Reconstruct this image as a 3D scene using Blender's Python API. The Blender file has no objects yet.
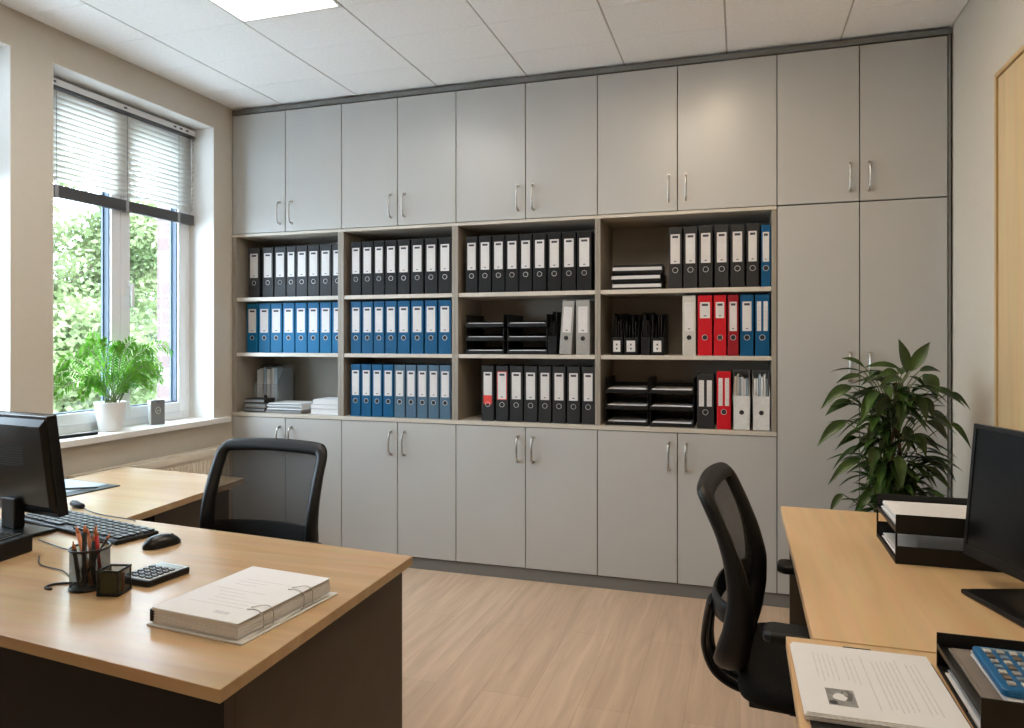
import bpy, bmesh, math, random
from math import sin, cos, pi, radians
from mathutils import Vector, Matrix

S = bpy.context.scene
COL = S.collection
random.seed(7)

# ------------------------------------------------------------------ camera
cam_d = bpy.data.cameras.new('camera')
cam = bpy.data.objects.new('camera', cam_d); COL.objects.link(cam)
cam.location = (0, 0, 1.35)
cam.rotation_euler = (pi/2, 0, radians(17.64))
cam_d.sensor_width = 36; cam_d.lens = 717/1024*36
cam_d.shift_y = -24/1024
cam_d.clip_start = 0.02; cam_d.clip_end = 200
S.camera = cam

# ------------------------------------------------------------------ world / exposure
W = bpy.data.worlds.new('overcast_sky'); S.world = W; W.use_nodes = True
bg = W.node_tree.nodes['Background']
tc = W.node_tree.nodes.new('ShaderNodeTexCoord')
nz = W.node_tree.nodes.new('ShaderNodeTexNoise'); nz.inputs['Scale'].default_value = 2.2; nz.inputs['Detail'].default_value = 4
rp = W.node_tree.nodes.new('ShaderNodeValToRGB')
rp.color_ramp.elements[0].position = .35; rp.color_ramp.elements[0].color = (.62, .78, 1, 1)
rp.color_ramp.elements[1].position = .65; rp.color_ramp.elements[1].color = (.76, .88, 1, 1)
W.node_tree.links.new(tc.outputs['Generated'], nz.inputs['Vector'])
W.node_tree.links.new(nz.outputs['Fac'], rp.inputs['Fac'])
W.node_tree.links.new(rp.outputs['Color'], bg.inputs['Color'])
bg.inputs['Strength'].default_value = 23.0
vs = S.view_settings
vs.view_transform = 'Standard'; vs.look = 'None'; vs.gamma = 1; vs.exposure = 0.0
vs.use_curve_mapping = False
S.cycles.use_denoising = True
S.cycles.max_bounces = 10; S.cycles.diffuse_bounces = 6; S.cycles.transparent_max_bounces = 24
S.cycles.sample_clamp_indirect = 8
for wy in (3.136, 1.835):                                   # sky portals in the two window openings
    pd = bpy.data.lights.new('window_portal', 'AREA'); pd.shape = 'RECTANGLE'; pd.size = 1.1; pd.size_y = 1.8
    pd.cycles.is_portal = True
    po = bpy.data.objects.new('window_portal', pd); COL.objects.link(po)
    po.location = (-3.40, wy, 1.77); po.rotation_euler = (0, -pi/2, 0)
LAMP_STRENGTH = 11.5

# ------------------------------------------------------------------ materials
MATS = {}
def mat(name, col, rough=.5, metal=0., nscale=0, namt=0., bump=0., stretch=(1, 1, 1), spec=.5, coord='Object', coat=0):
    if name in MATS: return MATS[name]
    m = bpy.data.materials.new(name); m.use_nodes = True
    nt = m.node_tree; b = nt.nodes['Principled BSDF']
    b.inputs['Base Color'].default_value = (*col, 1); b.inputs['Roughness'].default_value = rough
    b.inputs['Metallic'].default_value = metal; b.inputs['Specular IOR Level'].default_value = spec
    if coat: b.inputs['Coat Weight'].default_value = coat; b.inputs['Coat Roughness'].default_value = .15
    if nscale:
        t = nt.nodes.new('ShaderNodeTexCoord'); mp = nt.nodes.new('ShaderNodeMapping')
        mp.inputs['Scale'].default_value = stretch
        n = nt.nodes.new('ShaderNodeTexNoise'); n.inputs['Scale'].default_value = nscale; n.inputs['Detail'].default_value = 5
        nt.links.new(t.outputs[coord], mp.inputs['Vector']); nt.links.new(mp.outputs['Vector'], n.inputs['Vector'])
        if namt:
            r = nt.nodes.new('ShaderNodeValToRGB')
            r.color_ramp.elements[0].position = .3; r.color_ramp.elements[1].position = .7
            r.color_ramp.elements[0].color = (*[c*(1-namt) for c in col], 1)
            r.color_ramp.elements[1].color = (*[min(1, c*(1+namt)) for c in col], 1)
            nt.links.new(n.outputs['Fac'], r.inputs['Fac']); nt.links.new(r.outputs['Color'], b.inputs['Base Color'])
        if bump:
            bp = nt.nodes.new('ShaderNodeBump'); bp.inputs['Strength'].default_value = bump; bp.inputs['Distance'].default_value = .002
            nt.links.new(n.outputs['Fac'], bp.inputs['Height']); nt.links.new(bp.outputs['Normal'], b.inputs['Normal'])
    MATS[name] = m
    return m

def s2l(*c):
    return tuple(((v/255)/12.92 if v/255 <= .04045 else ((v/255+.055)/1.055)**2.4) for v in c)

M_wall = mat('wall_paint', s2l(198, 190, 177), .85, nscale=30, namt=.015, bump=.08)
M_reveal = mat('white_plaster', s2l(222, 220, 216), .7, nscale=30, namt=.01, bump=.05)
M_ceil = mat('ceiling_tile', s2l(248, 247, 246), .9, nscale=60, namt=.03, bump=.12)
M_tee = mat('ceiling_tee', s2l(186, 184, 181), .5, nscale=8, namt=.03)
M_cab = mat('grey_laminate', s2l(176, 175, 172), .31, nscale=2.5, namt=.025, spec=.6)
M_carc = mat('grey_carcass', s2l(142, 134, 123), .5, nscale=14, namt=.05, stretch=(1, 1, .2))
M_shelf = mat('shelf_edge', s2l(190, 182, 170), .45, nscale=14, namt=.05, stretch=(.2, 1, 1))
M_plinth = mat('plinth_grey', s2l(112, 111, 108), .45, nscale=4, namt=.03)
M_gap = mat('dark_gap', (.015, .014, .013), .8, nscale=5, namt=.1)
M_chrome = mat('brushed_nickel', (.55, .54, .52), .28, 1, nscale=60, namt=.06)
M_steel = mat('bright_steel', (.6, .6, .6), .45, .8, nscale=60, namt=.05)
M_pvc = mat('white_window_plastic', s2l(232, 235, 238), .35, nscale=4, namt=.01)
M_seal = mat('window_seal', s2l(60, 72, 86), .6, nscale=8, namt=.05)
M_sill = mat('sill_board', s2l(232, 230, 226), .35, nscale=5, namt=.02)
M_slat = mat('blind_slat', s2l(225, 228, 232), .4, nscale=5, namt=.01)
M_blade = None
M_rail = mat('blind_rail_dark', s2l(70, 70, 72), .45, nscale=5, namt=.05)
M_tape = mat('blind_tape', s2l(150, 150, 152), .7, nscale=5, namt=.05)
M_rad = mat('radiator_enamel', s2l(226, 216, 200), .45, nscale=5, namt=.01)
M_black = mat('black_plastic', (.006, .006, .0065), .45, nscale=40, namt=.15, bump=.05, spec=.3)
M_blackg = mat('black_gloss_plastic', (.006, .006, .007), .28, nscale=40, namt=.1, spec=.35)
M_screen = mat('dark_screen', (.004, .0045, .005), .22, nscale=3, namt=.05, spec=.3)
M_blackfab = mat('black_fabric', (.008, .008, .008), .9, spec=.2, nscale=250, namt=.4, bump=.4)
M_metblk = mat('black_powdercoat', (.007, .007, .007), .4, spec=.35, nscale=80, namt=.1, bump=.04)
M_front = mat('black_desk_front', s2l(26, 25, 23), .5, nscale=20, namt=.08, spec=.3)
M_panel = mat('charcoal_desk_panel', s2l(68, 56, 42), .5, nscale=20, namt=.08)
M_paper = mat('white_paper', s2l(214, 214, 217), .8, nscale=12, namt=.012)
M_paperedge = mat('paper_edges', s2l(208, 205, 204), .85, nscale=30, namt=.14, stretch=(.5, .5, 30))
M_print = mat('faint_print', s2l(194, 192, 192), .85, nscale=90, namt=.12)
M_printd = mat('dark_print', s2l(60, 60, 66), .8, nscale=90, namt=.15)
M_board = mat('grey_board', s2l(205, 205, 204), .6, nscale=9, namt=.03)
M_pot = mat('white_ceramic', s2l(232, 230, 228), .3, nscale=5, namt=.01)
M_soil = mat('potting_soil', (.03, .02, .013), .95, nscale=60, namt=.4, bump=.6)
M_stem = mat('green_stem', s2l(88, 104, 52), .6, nscale=20, namt=.15)
M_bark = mat('brown_bark', s2l(98, 84, 66), .85, nscale=20, namt=.25, bump=.5)
M_glassbox = mat('clear_acrylic_side', s2l(215, 217, 218), .2, nscale=5, namt=.02)
M_gbox = mat('grey_metal_card', s2l(112, 112, 112), .35, nscale=9, namt=.05)
M_emblem = mat('pale_emblem', s2l(190, 188, 175), .5, nscale=30, namt=.1)
M_key = mat('dark_key', (.02, .02, .022), .4, nscale=30, namt=.1)
M_keyl = mat('pale_key', s2l(190, 196, 200), .4, nscale=30, namt=.05)
M_lcd = mat('calculator_display', s2l(150, 160, 155), .2, nscale=10, namt=.04)
M_calcblue = mat('blue_calculator_plastic', s2l(14, 94, 146), .35, nscale=10, namt=.05)
M_pencil = mat('wooden_pencil', s2l(196, 120, 74), .5, nscale=20, namt=.15)
M_red = mat('red_pencil', s2l(176, 24, 34), .45, nscale=20, namt=.1)
M_olive = mat('sticky_notes', s2l(120, 116, 62), .8, nscale=20, namt=.1)
M_cable = mat('black_cable', (.015, .015, .015), .5, nscale=20, namt=.1)
M_greycov = mat('taupe_card', s2l(118, 108, 100), .6, nscale=30, namt=.06)
M_terra = mat('dark_grey_planter', s2l(70, 68, 66), .5, nscale=8, namt=.08)

def wood(name, c1, c2, scale, axis, rough=.35, contrast=1.):
    m = bpy.data.materials.new(name); m.use_nodes = True; nt = m.node_tree; b = nt.nodes['Principled BSDF']
    t = nt.nodes.new('ShaderNodeTexCoord'); mp = nt.nodes.new('ShaderNodeMapping')
    sc = [scale]*3; sc[axis] = scale*.07; mp.inputs['Scale'].default_value = sc
    n = nt.nodes.new('ShaderNodeTexNoise'); n.inputs['Scale'].default_value = 1; n.inputs['Detail'].default_value = 7; n.inputs['Distortion'].default_value = .6
    r = nt.nodes.new('ShaderNodeValToRGB'); r.color_ramp.elements[0].position = .3; r.color_ramp.elements[1].position = .72
    r.color_ramp.elements[0].color = (*c1, 1); r.color_ramp.elements[1].color = (*c2, 1)
    n2 = nt.nodes.new('ShaderNodeTexNoise'); n2.inputs['Scale'].default_value = 3.; n2.inputs['Detail'].default_value = 9
    mx = nt.nodes.new('ShaderNodeMixRGB'); mx.blend_type = 'MULTIPLY'; mx.inputs['Fac'].default_value = .25
    nt.links.new(t.outputs['Object'], mp.inputs['Vector'])
    nt.links.new(mp.outputs['Vector'], n.inputs['Vector']); nt.links.new(mp.outputs['Vector'], n2.inputs['Vector'])
    nt.links.new(n.outputs['Fac'], r.inputs['Fac']); nt.links.new(r.outputs['Color'], mx.inputs['Color1'])
    nt.links.new(n2.outputs['Color'], mx.inputs['Color2']); nt.links.new(mx.outputs['Color'], b.inputs['Base Color'])
    b.inputs['Roughness'].default_value = rough
    MATS[name] = m
    return m
M_desk = wood('beech_desktop', s2l(180, 147, 107), s2l(200, 168, 128), 14, 0, .27)
M_desky = wood('beech_desktop_long', s2l(206, 170, 124), s2l(224, 190, 146), 14, 1, .33)
M_door = wood('pale_oak_door', s2l(206, 176, 130), s2l(218, 190, 146), 10, 2, .45)
M_doorfr = wood('oak_door_frame', s2l(196, 162, 112), s2l(210, 178, 130), 10, 2, .45)

def floor_mat():
    m = bpy.data.materials.new('oak_vinyl_planks'); m.use_nodes = True; nt = m.node_tree; b = nt.nodes['Principled BSDF']
    t = nt.nodes.new('ShaderNodeTexCoord'); mp = nt.nodes.new('ShaderNodeMapping'); mp.inputs['Rotation'].default_value = (0, 0, pi/2)
    br = nt.nodes.new('ShaderNodeTexBrick'); br.inputs['Scale'].default_value = 1
    br.inputs['Brick Width'].default_value = 1.3; br.inputs['Row Height'].default_value = .19
    br.inputs['Mortar Size'].default_value = .0012; br.inputs['Bias'].default_value = 0
    br.inputs['Color1'].default_value = (*s2l(200, 174, 150), 1); br.inputs['Color2'].default_value = (*s2l(190, 164, 140), 1)
    br.inputs['Mortar'].default_value = (*s2l(172, 146, 122), 1)
    m2 = nt.nodes.new('ShaderNodeMapping'); m2.inputs['Scale'].default_value = (12, 1.0, 1)
    n = nt.nodes.new('ShaderNodeTexNoise'); n.inputs['Scale'].default_value = 1.6; n.inputs['Detail'].default_value = 8; n.inputs['Distortion'].default_value = .8
    r = nt.nodes.new('ShaderNodeValToRGB'); r.color_ramp.elements[0].position = .3; r.color_ramp.elements[1].position = .7
    r.color_ramp.elements[0].color = (.80, .77, .74, 1); r.color_ramp.elements[1].color = (1.08, 1.07, 1.06, 1)
    mx = nt.nodes.new('ShaderNodeMixRGB'); mx.blend_type = 'MULTIPLY'; mx.inputs['Fac'].default_value = 1
    nt.links.new(t.outputs['Object'], mp.inputs['Vector']); nt.links.new(mp.outputs['Vector'], br.inputs['Vector'])
    nt.links.new(t.outputs['Object'], m2.inputs['Vector']); nt.links.new(m2.outputs['Vector'], n.inputs['Vector'])
    nt.links.new(n.outputs['Fac'], r.inputs['Fac']); nt.links.new(br.outputs['Color'], mx.inputs['Color1']); nt.links.new(r.outputs['Color'], mx.inputs['Color2'])
    nt.links.new(mx.outputs['Color'], b.inputs['Base Color']); b.inputs['Roughness'].default_value = .42
    return m
M_floor = floor_mat()

def net_mat(name, col, opacity, scale):
    """woven net: opaque threads with see-through holes"""
    m = bpy.data.materials.new(name); m.use_nodes = True; nt = m.node_tree
    b = nt.nodes['Principled BSDF']; b.inputs['Base Color'].default_value = (*col, 1); b.inputs['Roughness'].default_value = .7
    tr = nt.nodes.new('ShaderNodeBsdfTransparent'); mx = nt.nodes.new('ShaderNodeMixShader')
    t = nt.nodes.new('ShaderNodeTexCoord'); ck = nt.nodes.new('ShaderNodeTexNoise'); ck.inputs['Scale'].default_value = scale
    mr = nt.nodes.new('ShaderNodeMapRange'); mr.inputs['From Min'].default_value = .3; mr.inputs['From Max'].default_value = .7
    mr.inputs['To Min'].default_value = opacity-.04; mr.inputs['To Max'].default_value = opacity+.04
    nt.links.new(t.outputs['Object'], ck.inputs['Vector']); nt.links.new(ck.outputs['Fac'], mr.inputs['Value'])
    nt.links.new(mr.outputs['Result'], mx.inputs['Fac']); nt.links.new(tr.outputs[0], mx.inputs[1]); nt.links.new(b.outputs[0], mx.inputs[2])
    nt.links.new(mx.outputs[0], nt.nodes['Material Output'].inputs['Surface'])
    return m
M_net = net_mat('chair_net', (.014, .014, .014), .79, 400)
M_wire = net_mat('pen_cup_wire_net', (.010, .010, .010), .60, 400)

def glass_mat():
    m = bpy.data.materials.new('window_glass'); m.use_nodes = True; nt = m.node_tree
    nt.nodes.remove(nt.nodes['Principled BSDF'])
    tr = nt.nodes.new('ShaderNodeBsdfTransparent'); tr.inputs['Color'].default_value = (.96, .985, .98, 1)
    gl = nt.nodes.new('ShaderNodeBsdfGlossy'); gl.inputs['Roughness'].default_value = .02
    lw = nt.nodes.new('ShaderNodeLayerWeight'); pw = nt.nodes.new('ShaderNodeMath'); pw.operation = 'POWER'; pw.inputs[1].default_value = 5
    fr = nt.nodes.new('ShaderNodeMath'); fr.operation = 'MULTIPLY_ADD'; fr.inputs[1].default_value = .9; fr.inputs[2].default_value = .035
    nt.links.new(lw.outputs['Facing'], pw.inputs[0]); nt.links.new(pw.outputs[0], fr.inputs[0])
    mx = nt.nodes.new('ShaderNodeMixShader')
    nt.links.new(fr.outputs[0], mx.inputs[0]); nt.links.new(tr.outputs[0], mx.inputs[1]); nt.links.new(gl.outputs[0], mx.inputs[2])
    nt.links.new(mx.outputs[0], nt.nodes['Material Output'].inputs['Surface'])
    return m
M_glass = glass_mat()

def leaf_mat(name, c1, c2, rough, trans=.25, scale=9):
    m = bpy.data.materials.new(name); m.use_nodes = True; nt = m.node_tree; b = nt.nodes['Principled BSDF']
    t = nt.nodes.new('ShaderNodeTexCoord'); n = nt.nodes.new('ShaderNodeTexNoise'); n.inputs['Scale'].default_value = scale; n.inputs['Detail'].default_value = 3
    r = nt.nodes.new('ShaderNodeValToRGB'); r.color_ramp.elements[0].position = .35; r.color_ramp.elements[1].position = .68
    r.color_ramp.elements[0].color = (*c1, 1); r.color_ramp.elements[1].color = (*c2, 1)
    nt.links.new(t.outputs['Object'], n.inputs['Vector']); nt.links.new(n.outputs['Fac'], r.inputs['Fac']); nt.links.new(r.outputs['Color'], b.inputs['Base Color'])
    b.inputs['Roughness'].default_value = rough
    tl = nt.nodes.new('ShaderNodeBsdfTranslucent'); nt.links.new(r.outputs['Color'], tl.inputs['Color'])
    mx = nt.nodes.new('ShaderNodeMixShader'); mx.inputs['Fac'].default_value = trans
    nt.links.new(b.outputs[0], mx.inputs[1]); nt.links.new(tl.outputs[0], mx.inputs[2])
    nt.links.new(mx.outputs[0], nt.nodes['Material Output'].inputs['Surface'])
    return m
M_leafdark = leaf_mat('dark_green_leaf', s2l(34, 54, 20), s2l(62, 90, 34), .38, .15)
M_blade = leaf_mat('translucent_blind_slat', s2l(236, 234, 229), s2l(240, 238, 233), .45, .5, 5)
M_fern = leaf_mat('bright_green_frond', s2l(60, 122, 26), s2l(112, 168, 54), .42, .35, 14)
M_tree = leaf_mat('tree_leaf', s2l(88, 104, 60), s2l(150, 160, 112), .6, .3, 2)
M_tree2 = leaf_mat('tree_leaf_pale', s2l(106, 116, 82), s2l(160, 164, 128), .6, .3, 2)

def lamp_mat():
    m = bpy.data.materials.new('lamp_diffuser'); m.use_nodes = True; nt = m.node_tree; b = nt.nodes['Principled BSDF']
    b.inputs['Base Color'].default_value = (.9, .9, .88, 1)
    b.inputs['Emission Color'].default_value = (1, .97, .92, 1); b.inputs['Emission Strength'].default_value = LAMP_STRENGTH
    return m
M_lamp = lamp_mat()
M_warm = lamp_mat(); M_warm.name = 'warm_lamp_diffuser'
M_warm.node_tree.nodes['Principled BSDF'].inputs['Emission Color'].default_value = (1, .84, .64, 1)
M_spot = lamp_mat(); M_spot.name = 'warm_spot_lamp'
M_spot.node_tree.nodes['Principled BSDF'].inputs['Emission Color'].default_value = (1, .80, .58, 1)
M_spot.node_tree.nodes['Principled BSDF'].inputs['Emission Strength'].default_value = 85

def brick_mat():
    m = bpy.data.materials.new('pale_brick'); m.use_nodes = True; nt = m.node_tree; b = nt.nodes['Principled BSDF']
    t = nt.nodes.new('ShaderNodeTexCoord'); mp = nt.nodes.new('ShaderNodeMapping'); mp.inputs['Rotation'].default_value = (pi/2, 0, 0)
    br = nt.nodes.new('ShaderNodeTexBrick'); br.inputs['Scale'].default_value = 1
    br.inputs['Brick Width'].default_value = .34; br.inputs['Row Height'].default_value = .13; br.inputs['Mortar Size'].default_value = .008
    br.inputs['Color1'].default_value = (*s2l(78, 62, 58), 1); br.inputs['Color2'].default_value = (*s2l(86, 70, 66), 1)
    br.inputs['Mortar'].default_value = (*s2l(98, 92, 88), 1)
    nt.links.new(t.outputs['Object'], mp.inputs['Vector']); nt.links.new(mp.outputs['Vector'], br.inputs['Vector']); nt.links.new(br.outputs['Color'], b.inputs['Base Color'])
    b.inputs['Roughness'].default_value = .9
    return m
M_brick = brick_mat()
M_grass = mat('pale_paving', s2l(185, 186, 186), .95, nscale=1.2, namt=.2)

# binder colours
BC = {'black': s2l(20, 19, 19), 'charcoal': s2l(42, 42, 43), 'blue': s2l(0, 94, 138), 'deepblue': s2l(0, 76, 116),
      'slate': s2l(72, 98, 118), 'red': s2l(188, 18, 32), 'darkred': s2l(138, 20, 32), 'lightgrey': s2l(188, 184, 176),
      'grey': s2l(150, 148, 144), 'white': s2l(206, 206, 204)}
BM = {k: mat('binder_'+k, v, .5, spec=.25, nscale=60, namt=.06, bump=.05) for k, v in BC.items()}
M_label = mat('binder_label', s2l(204, 200, 198), .6, nscale=25, namt=.03)
M_labelred = mat('red_label_edge', s2l(205, 60, 48), .6, nscale=25, namt=.03)

# ------------------------------------------------------------------ mesh helpers
def V(*a): return Vector(a)

class MB:
    def __init__(s): s.bm = bmesh.new()
    def box(s, x0, x1, y0, y1, z0, z1, mi=0, mtx=None):
        vs_ = [s.bm.verts.new(V(x, y, z) if mtx is None else mtx @ V(x, y, z)) for x in (x0, x1) for y in (y0, y1) for z in (z0, z1)]
        for f in ((0, 1, 3, 2), (4, 6, 7, 5), (0, 4, 5, 1), (2, 3, 7, 6), (0, 2, 6, 4), (1, 5, 7, 3)):
            fc = s.bm.faces.new([vs_[i] for i in f]); fc.material_index = mi
        return s
    def prism(s, poly, z0, z1, mi=0, mtx=None):
        """poly: list of (x,y), counter-clockwise"""
        f_ = (lambda p: p) if mtx is None else (lambda p: mtx @ p)
        a = [s.bm.verts.new(f_(V(x, y, z0))) for x, y in poly]; b = [s.bm.verts.new(f_(V(x, y, z1))) for x, y in poly]
        n = len(poly)
        s.bm.faces.new(a[::-1]).material_index = mi; s.bm.faces.new(b).material_index = mi
        for i in range(n):
            s.bm.faces.new((a[i], a[(i+1) % n], b[(i+1) % n], b[i])).material_index = mi
        return s
    def tube(s, pts, r, n=8, mi=0, cap=True, flat=1.0, closed=False):
        pts = [Vector(p) for p in pts]; m = len(pts)
        rr = r if isinstance(r, (list, tuple)) else [r]*m
        rings = []; up = None
        for i in range(m):
            if closed: t = pts[(i+1) % m]-pts[i-1]
            else: t = pts[min(i+1, m-1)]-pts[max(i-1, 0)]
            if t.length < 1e-9: t = V(0, 0, 1)
            t.normalize()
            if up is None:
                up = V(0, 0, 1) if abs(t.z) < .9 else V(1, 0, 0)
            u = up-t*up.dot(t)
            if u.length < 1e-6: u = t.orthogonal()
            u.normalize(); up = u; w = t.cross(u)
            rings.append([s.bm.verts.new(pts[i]+(w*cos(2*pi*k/n)+u*sin(2*pi*k/n)*flat)*rr[i]) for k in range(n)])
        for i in range(m if closed else m-1):
            a, b = rings[i], rings[(i+1) % m]
            for k in range(n):
                f = s.bm.faces.new((a[k], a[(k+1) % n], b[(k+1) % n], b[k])); f.material_index = mi; f.smooth = True
        if cap and not closed:
            s.bm.faces.new(rings[0][::-1]).material_index = mi; s.bm.faces.new(rings[-1]).material_index = mi
        return s
    def lathe(s, prof, n=32, c=(0, 0, 0), mi=0, mtx=None, cap=True):
        rings = []
        for r, z in prof:
            ring = []
            for k in range(n):
                p = V(c[0]+r*cos(2*pi*k/n), c[1]+r*sin(2*pi*k/n), c[2]+z)
                ring.append(s.bm.verts.new(p if mtx is None else mtx @ p))
            rings.append(ring)
        for a, b in zip(rings, rings[1:]):
            for k in range(n):
                f = s.bm.faces.new((a[k], a[(k+1) % n], b[(k+1) % n], b[k])); f.material_index = mi; f.smooth = True
        if cap: s.bm.faces.new(rings[0][::-1]).material_index = mi; s.bm.faces.new(rings[-1]).material_index = mi
        return s
    def grid(s, P, mi=0, smooth=True):
        vv = [[s.bm.verts.new(Vector(p)) for p in row] for row in P]
        for a, b in zip(vv, vv[1:]):
            for k in range(len(a)-1):
                f = s.bm.faces.new((a[k], a[k+1], b[k+1], b[k])); f.material_index = mi; f.smooth = smooth
        return s
    def mesh(s, name, mats):
        bmesh.ops.remove_doubles(s.bm, verts=s.bm.verts, dist=1e-7)
        bmesh.ops.recalc_face_normals(s.bm, faces=s.bm.faces)
        me = bpy.data.meshes.new(name); s.bm.to_mesh(me); s.bm.free()
        for m in (mats if isinstance(mats, (list, tuple)) else [mats]): me.materials.append(m)
        return me
    def build(s, name, mats, parent=None, bevel=0, seg=2, solid=0, sub=0, loc=None):
        return link(name, s.mesh(name, mats), parent, bevel, seg, solid, sub, loc)

def link(name, me, parent=None, bevel=0, seg=2, solid=0, sub=0, loc=None):
    o = bpy.data.objects.new(name, me); COL.objects.link(o)
    if parent: o.parent = parent
    if loc: o.location = loc
    if solid:
        m = o.modifiers.new('solid', 'SOLIDIFY'); m.thickness = solid; m.offset = 0
    if bevel:
        m = o.modifiers.new('bevel', 'BEVEL'); m.width = bevel; m.segments = seg; m.limit_method = 'ANGLE'; m.angle_limit = radians(40)
    if sub:
        m = o.modifiers.new('sub', 'SUBSURF'); m.levels = sub; m.render_levels = sub
    return o

def empty(name, loc=(0, 0, 0), rz=0):
    o = bpy.data.objects.new(name, None); COL.objects.link(o); o.location = loc; o.rotation_euler = (0, 0, rz)
    o.empty_display_size = .05
    return o
def tag(o, label, cat, group=None):
    o['label'] = label; o['category'] = cat
    if group: o['group'] = group
    return o
def struct(o):
    o['kind'] = 'structure'; return o
def copy_tree(o, parent=None):
    c = o.copy(); COL.objects.link(c); c.parent = parent
    for ch in list(o.children): copy_tree(ch, c)
    return c
def catmull(P, n=6, closed=False):
    P = [Vector(p) for p in P]; m = len(P); out = []
    for i in range(m if closed else m-1):
        p0 = P[(i-1) % m] if closed else P[max(i-1, 0)]; p1 = P[i]; p2 = P[(i+1) % m]; p3 = P[(i+2) % m] if closed else P[min(i+2, m-1)]
        for k in range(n):
            t = k/n
            out.append(.5*((2*p1)+(-p0+p2)*t+(2*p0-5*p1+4*p2-p3)*t*t+(-p0+3*p1-3*p2+p3)*t**3))
    if not closed: out.append(P[-1])
    return out
ORD = ['first', 'second', 'third', 'fourth', 'fifth', 'sixth', 'seventh', 'eighth', 'ninth', 'tenth']

# ------------------------------------------------------------------ room shell
XL, XR, YF, YB, ZC = -3.115, .957, -1.6, 4.27, 2.835
struct(MB().box(XL-.35, XR+.15, YF-.15, YB+.15, -.1, 0).build('floor', M_floor))
# ceiling tiles (0.54 x 0.36) with real gaps, lamps let into it
LAMPS = [(-2.215, -1.685, 1.72, 2.815), (-.595, -.065, 1.72, 2.815), (-.595, -.065, -.9, .2)]
xs = [XL, -2.75, -2.215, -1.685, -1.14, -.595, -.065, .475, XR]
ys = [YB, 3.90, 3.54, 3.175, 2.815, 2.45, 2.085, 1.72, 1.36, 1., .6, .2, -.165, -.53, -.9, -1.25, YF]
cm = MB()
for a, b in zip(xs, xs[1:]):
    for y1, y0 in zip(ys, ys[1:]):
        if any(L[0]-.01 < (a+b)/2 < L[1]+.01 and L[2] < (y0+y1)/2 < L[3] for L in LAMPS): continue
        cm.box(a+.0045, b-.0045, y0+.0012, y1-.0012, ZC, ZC+.02, 0)
cm.box(XL-.1, XR+.1, YF-.1, YB+.1, ZC+.10, ZC+.15, 1)
for x in xs[1:-1]:                                      # main tee bars seen between tiles, slightly recessed
    for (y0, y1) in [(YF, YB)]:
        cm.box(x-.0045, x+.0045, y0, y1, ZC+.004, ZC+.02, 1)
for y in ys[1:-1]: cm.box(XL, XR, y-.0012, y+.0012, ZC+.003, ZC+.015, 1)
struct(cm.build('ceiling', [M_ceil, M_tee]))
for i, L in enumerate(LAMPS):
    lr = empty('ceiling_light', ((L[0]+L[1])/2, (L[2]+L[3])/2, ZC-.002))
    hx, hy = (L[1]-L[0])/2-.002, (L[3]-L[2])/2-.002
    f = MB()
    f.box(-hx, hx, -hy, -hy+.014, -.001, .05).box(-hx, hx, hy-.014, hy, -.001, .05).box(-hx, -hx+.014, -hy, hy, -.001, .05).box(hx-.014, hx, -hy, hy, -.001, .05)
    f.box(-hx, hx, -hy, hy, .05, .06)
    f.build('frame', M_reveal, lr)
    MB().box(-hx+.014, hx-.014, -hy+.014, hy-.014, .012, .018).build('diffuser', M_warm if i > 0 else M_lamp, lr)
    tag(lr, ['recessed ceiling light panel left of centre, cut by the top edge', 'warm recessed ceiling light panel before the middle wall cabinets, out of frame',
             'recessed ceiling light panel at the rear right of the room'][i], 'ceiling light', 'recessed ceiling light panels')

dl = empty('downlight', (-.12, 2.97, ZC-.004))            # warm spot that shines on the upper doors
MB().lathe([(.075, -.004), (.098, -.004), (.098, .004), (.075, .004)], 28, cap=False).build('trim_ring', M_reveal, dl)
MB().lathe([(.001, -.0035), (.074, -.0035), (.074, .002), (.001, .002)], 28).build('bulb_face', M_spot, dl)
tag(dl, 'small round warm downlight in the ceiling before the upper cabinets', 'downlight')

# left wall with two window openings
Y1a, Y1b, Y2a, Y2b, ZS, ZH = 2.588, 3.684, 1.285, 2.381, .833, 2.67
w = MB(); xo = XL-.33
for y0, y1, z0, z1 in [(YF-.15, Y2a, 0, ZC+.1), (Y2b, Y1a, 0, ZC+.1), (Y1b, YB+.15, 0, ZC+.1), (Y2a, Y2b, 0, ZS), (Y1a, Y1b, 0, ZS), (Y2a, Y2b, ZH, ZC+.1), (Y1a, Y1b, ZH, ZC+.1)]:
    w.box(xo, XL, y0, y1, z0, z1)
struct(w.build('wall_left', M_wall))
struct(MB().box(XL, XR, YB, YB+.15, 0, ZC+.1).build('wall_back', M_wall))
struct(MB().box(XR, XR+.15, YF-.15, YB+.15, 0, ZC+.1).build('wall_right', M_wall))
struct(MB().box(XL, XR, YF-.15, YF, 0, ZC+.1).build('wall_front', M_wall))
struct(MB().box(XL, XL+.012, YF, 3.84, 0, .07).build('baseboard_left', M_plinth))
struct(MB().box(XR-.012, XR, YF, 3.22, 0, .07).build('baseboard_right', M_plinth))

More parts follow.
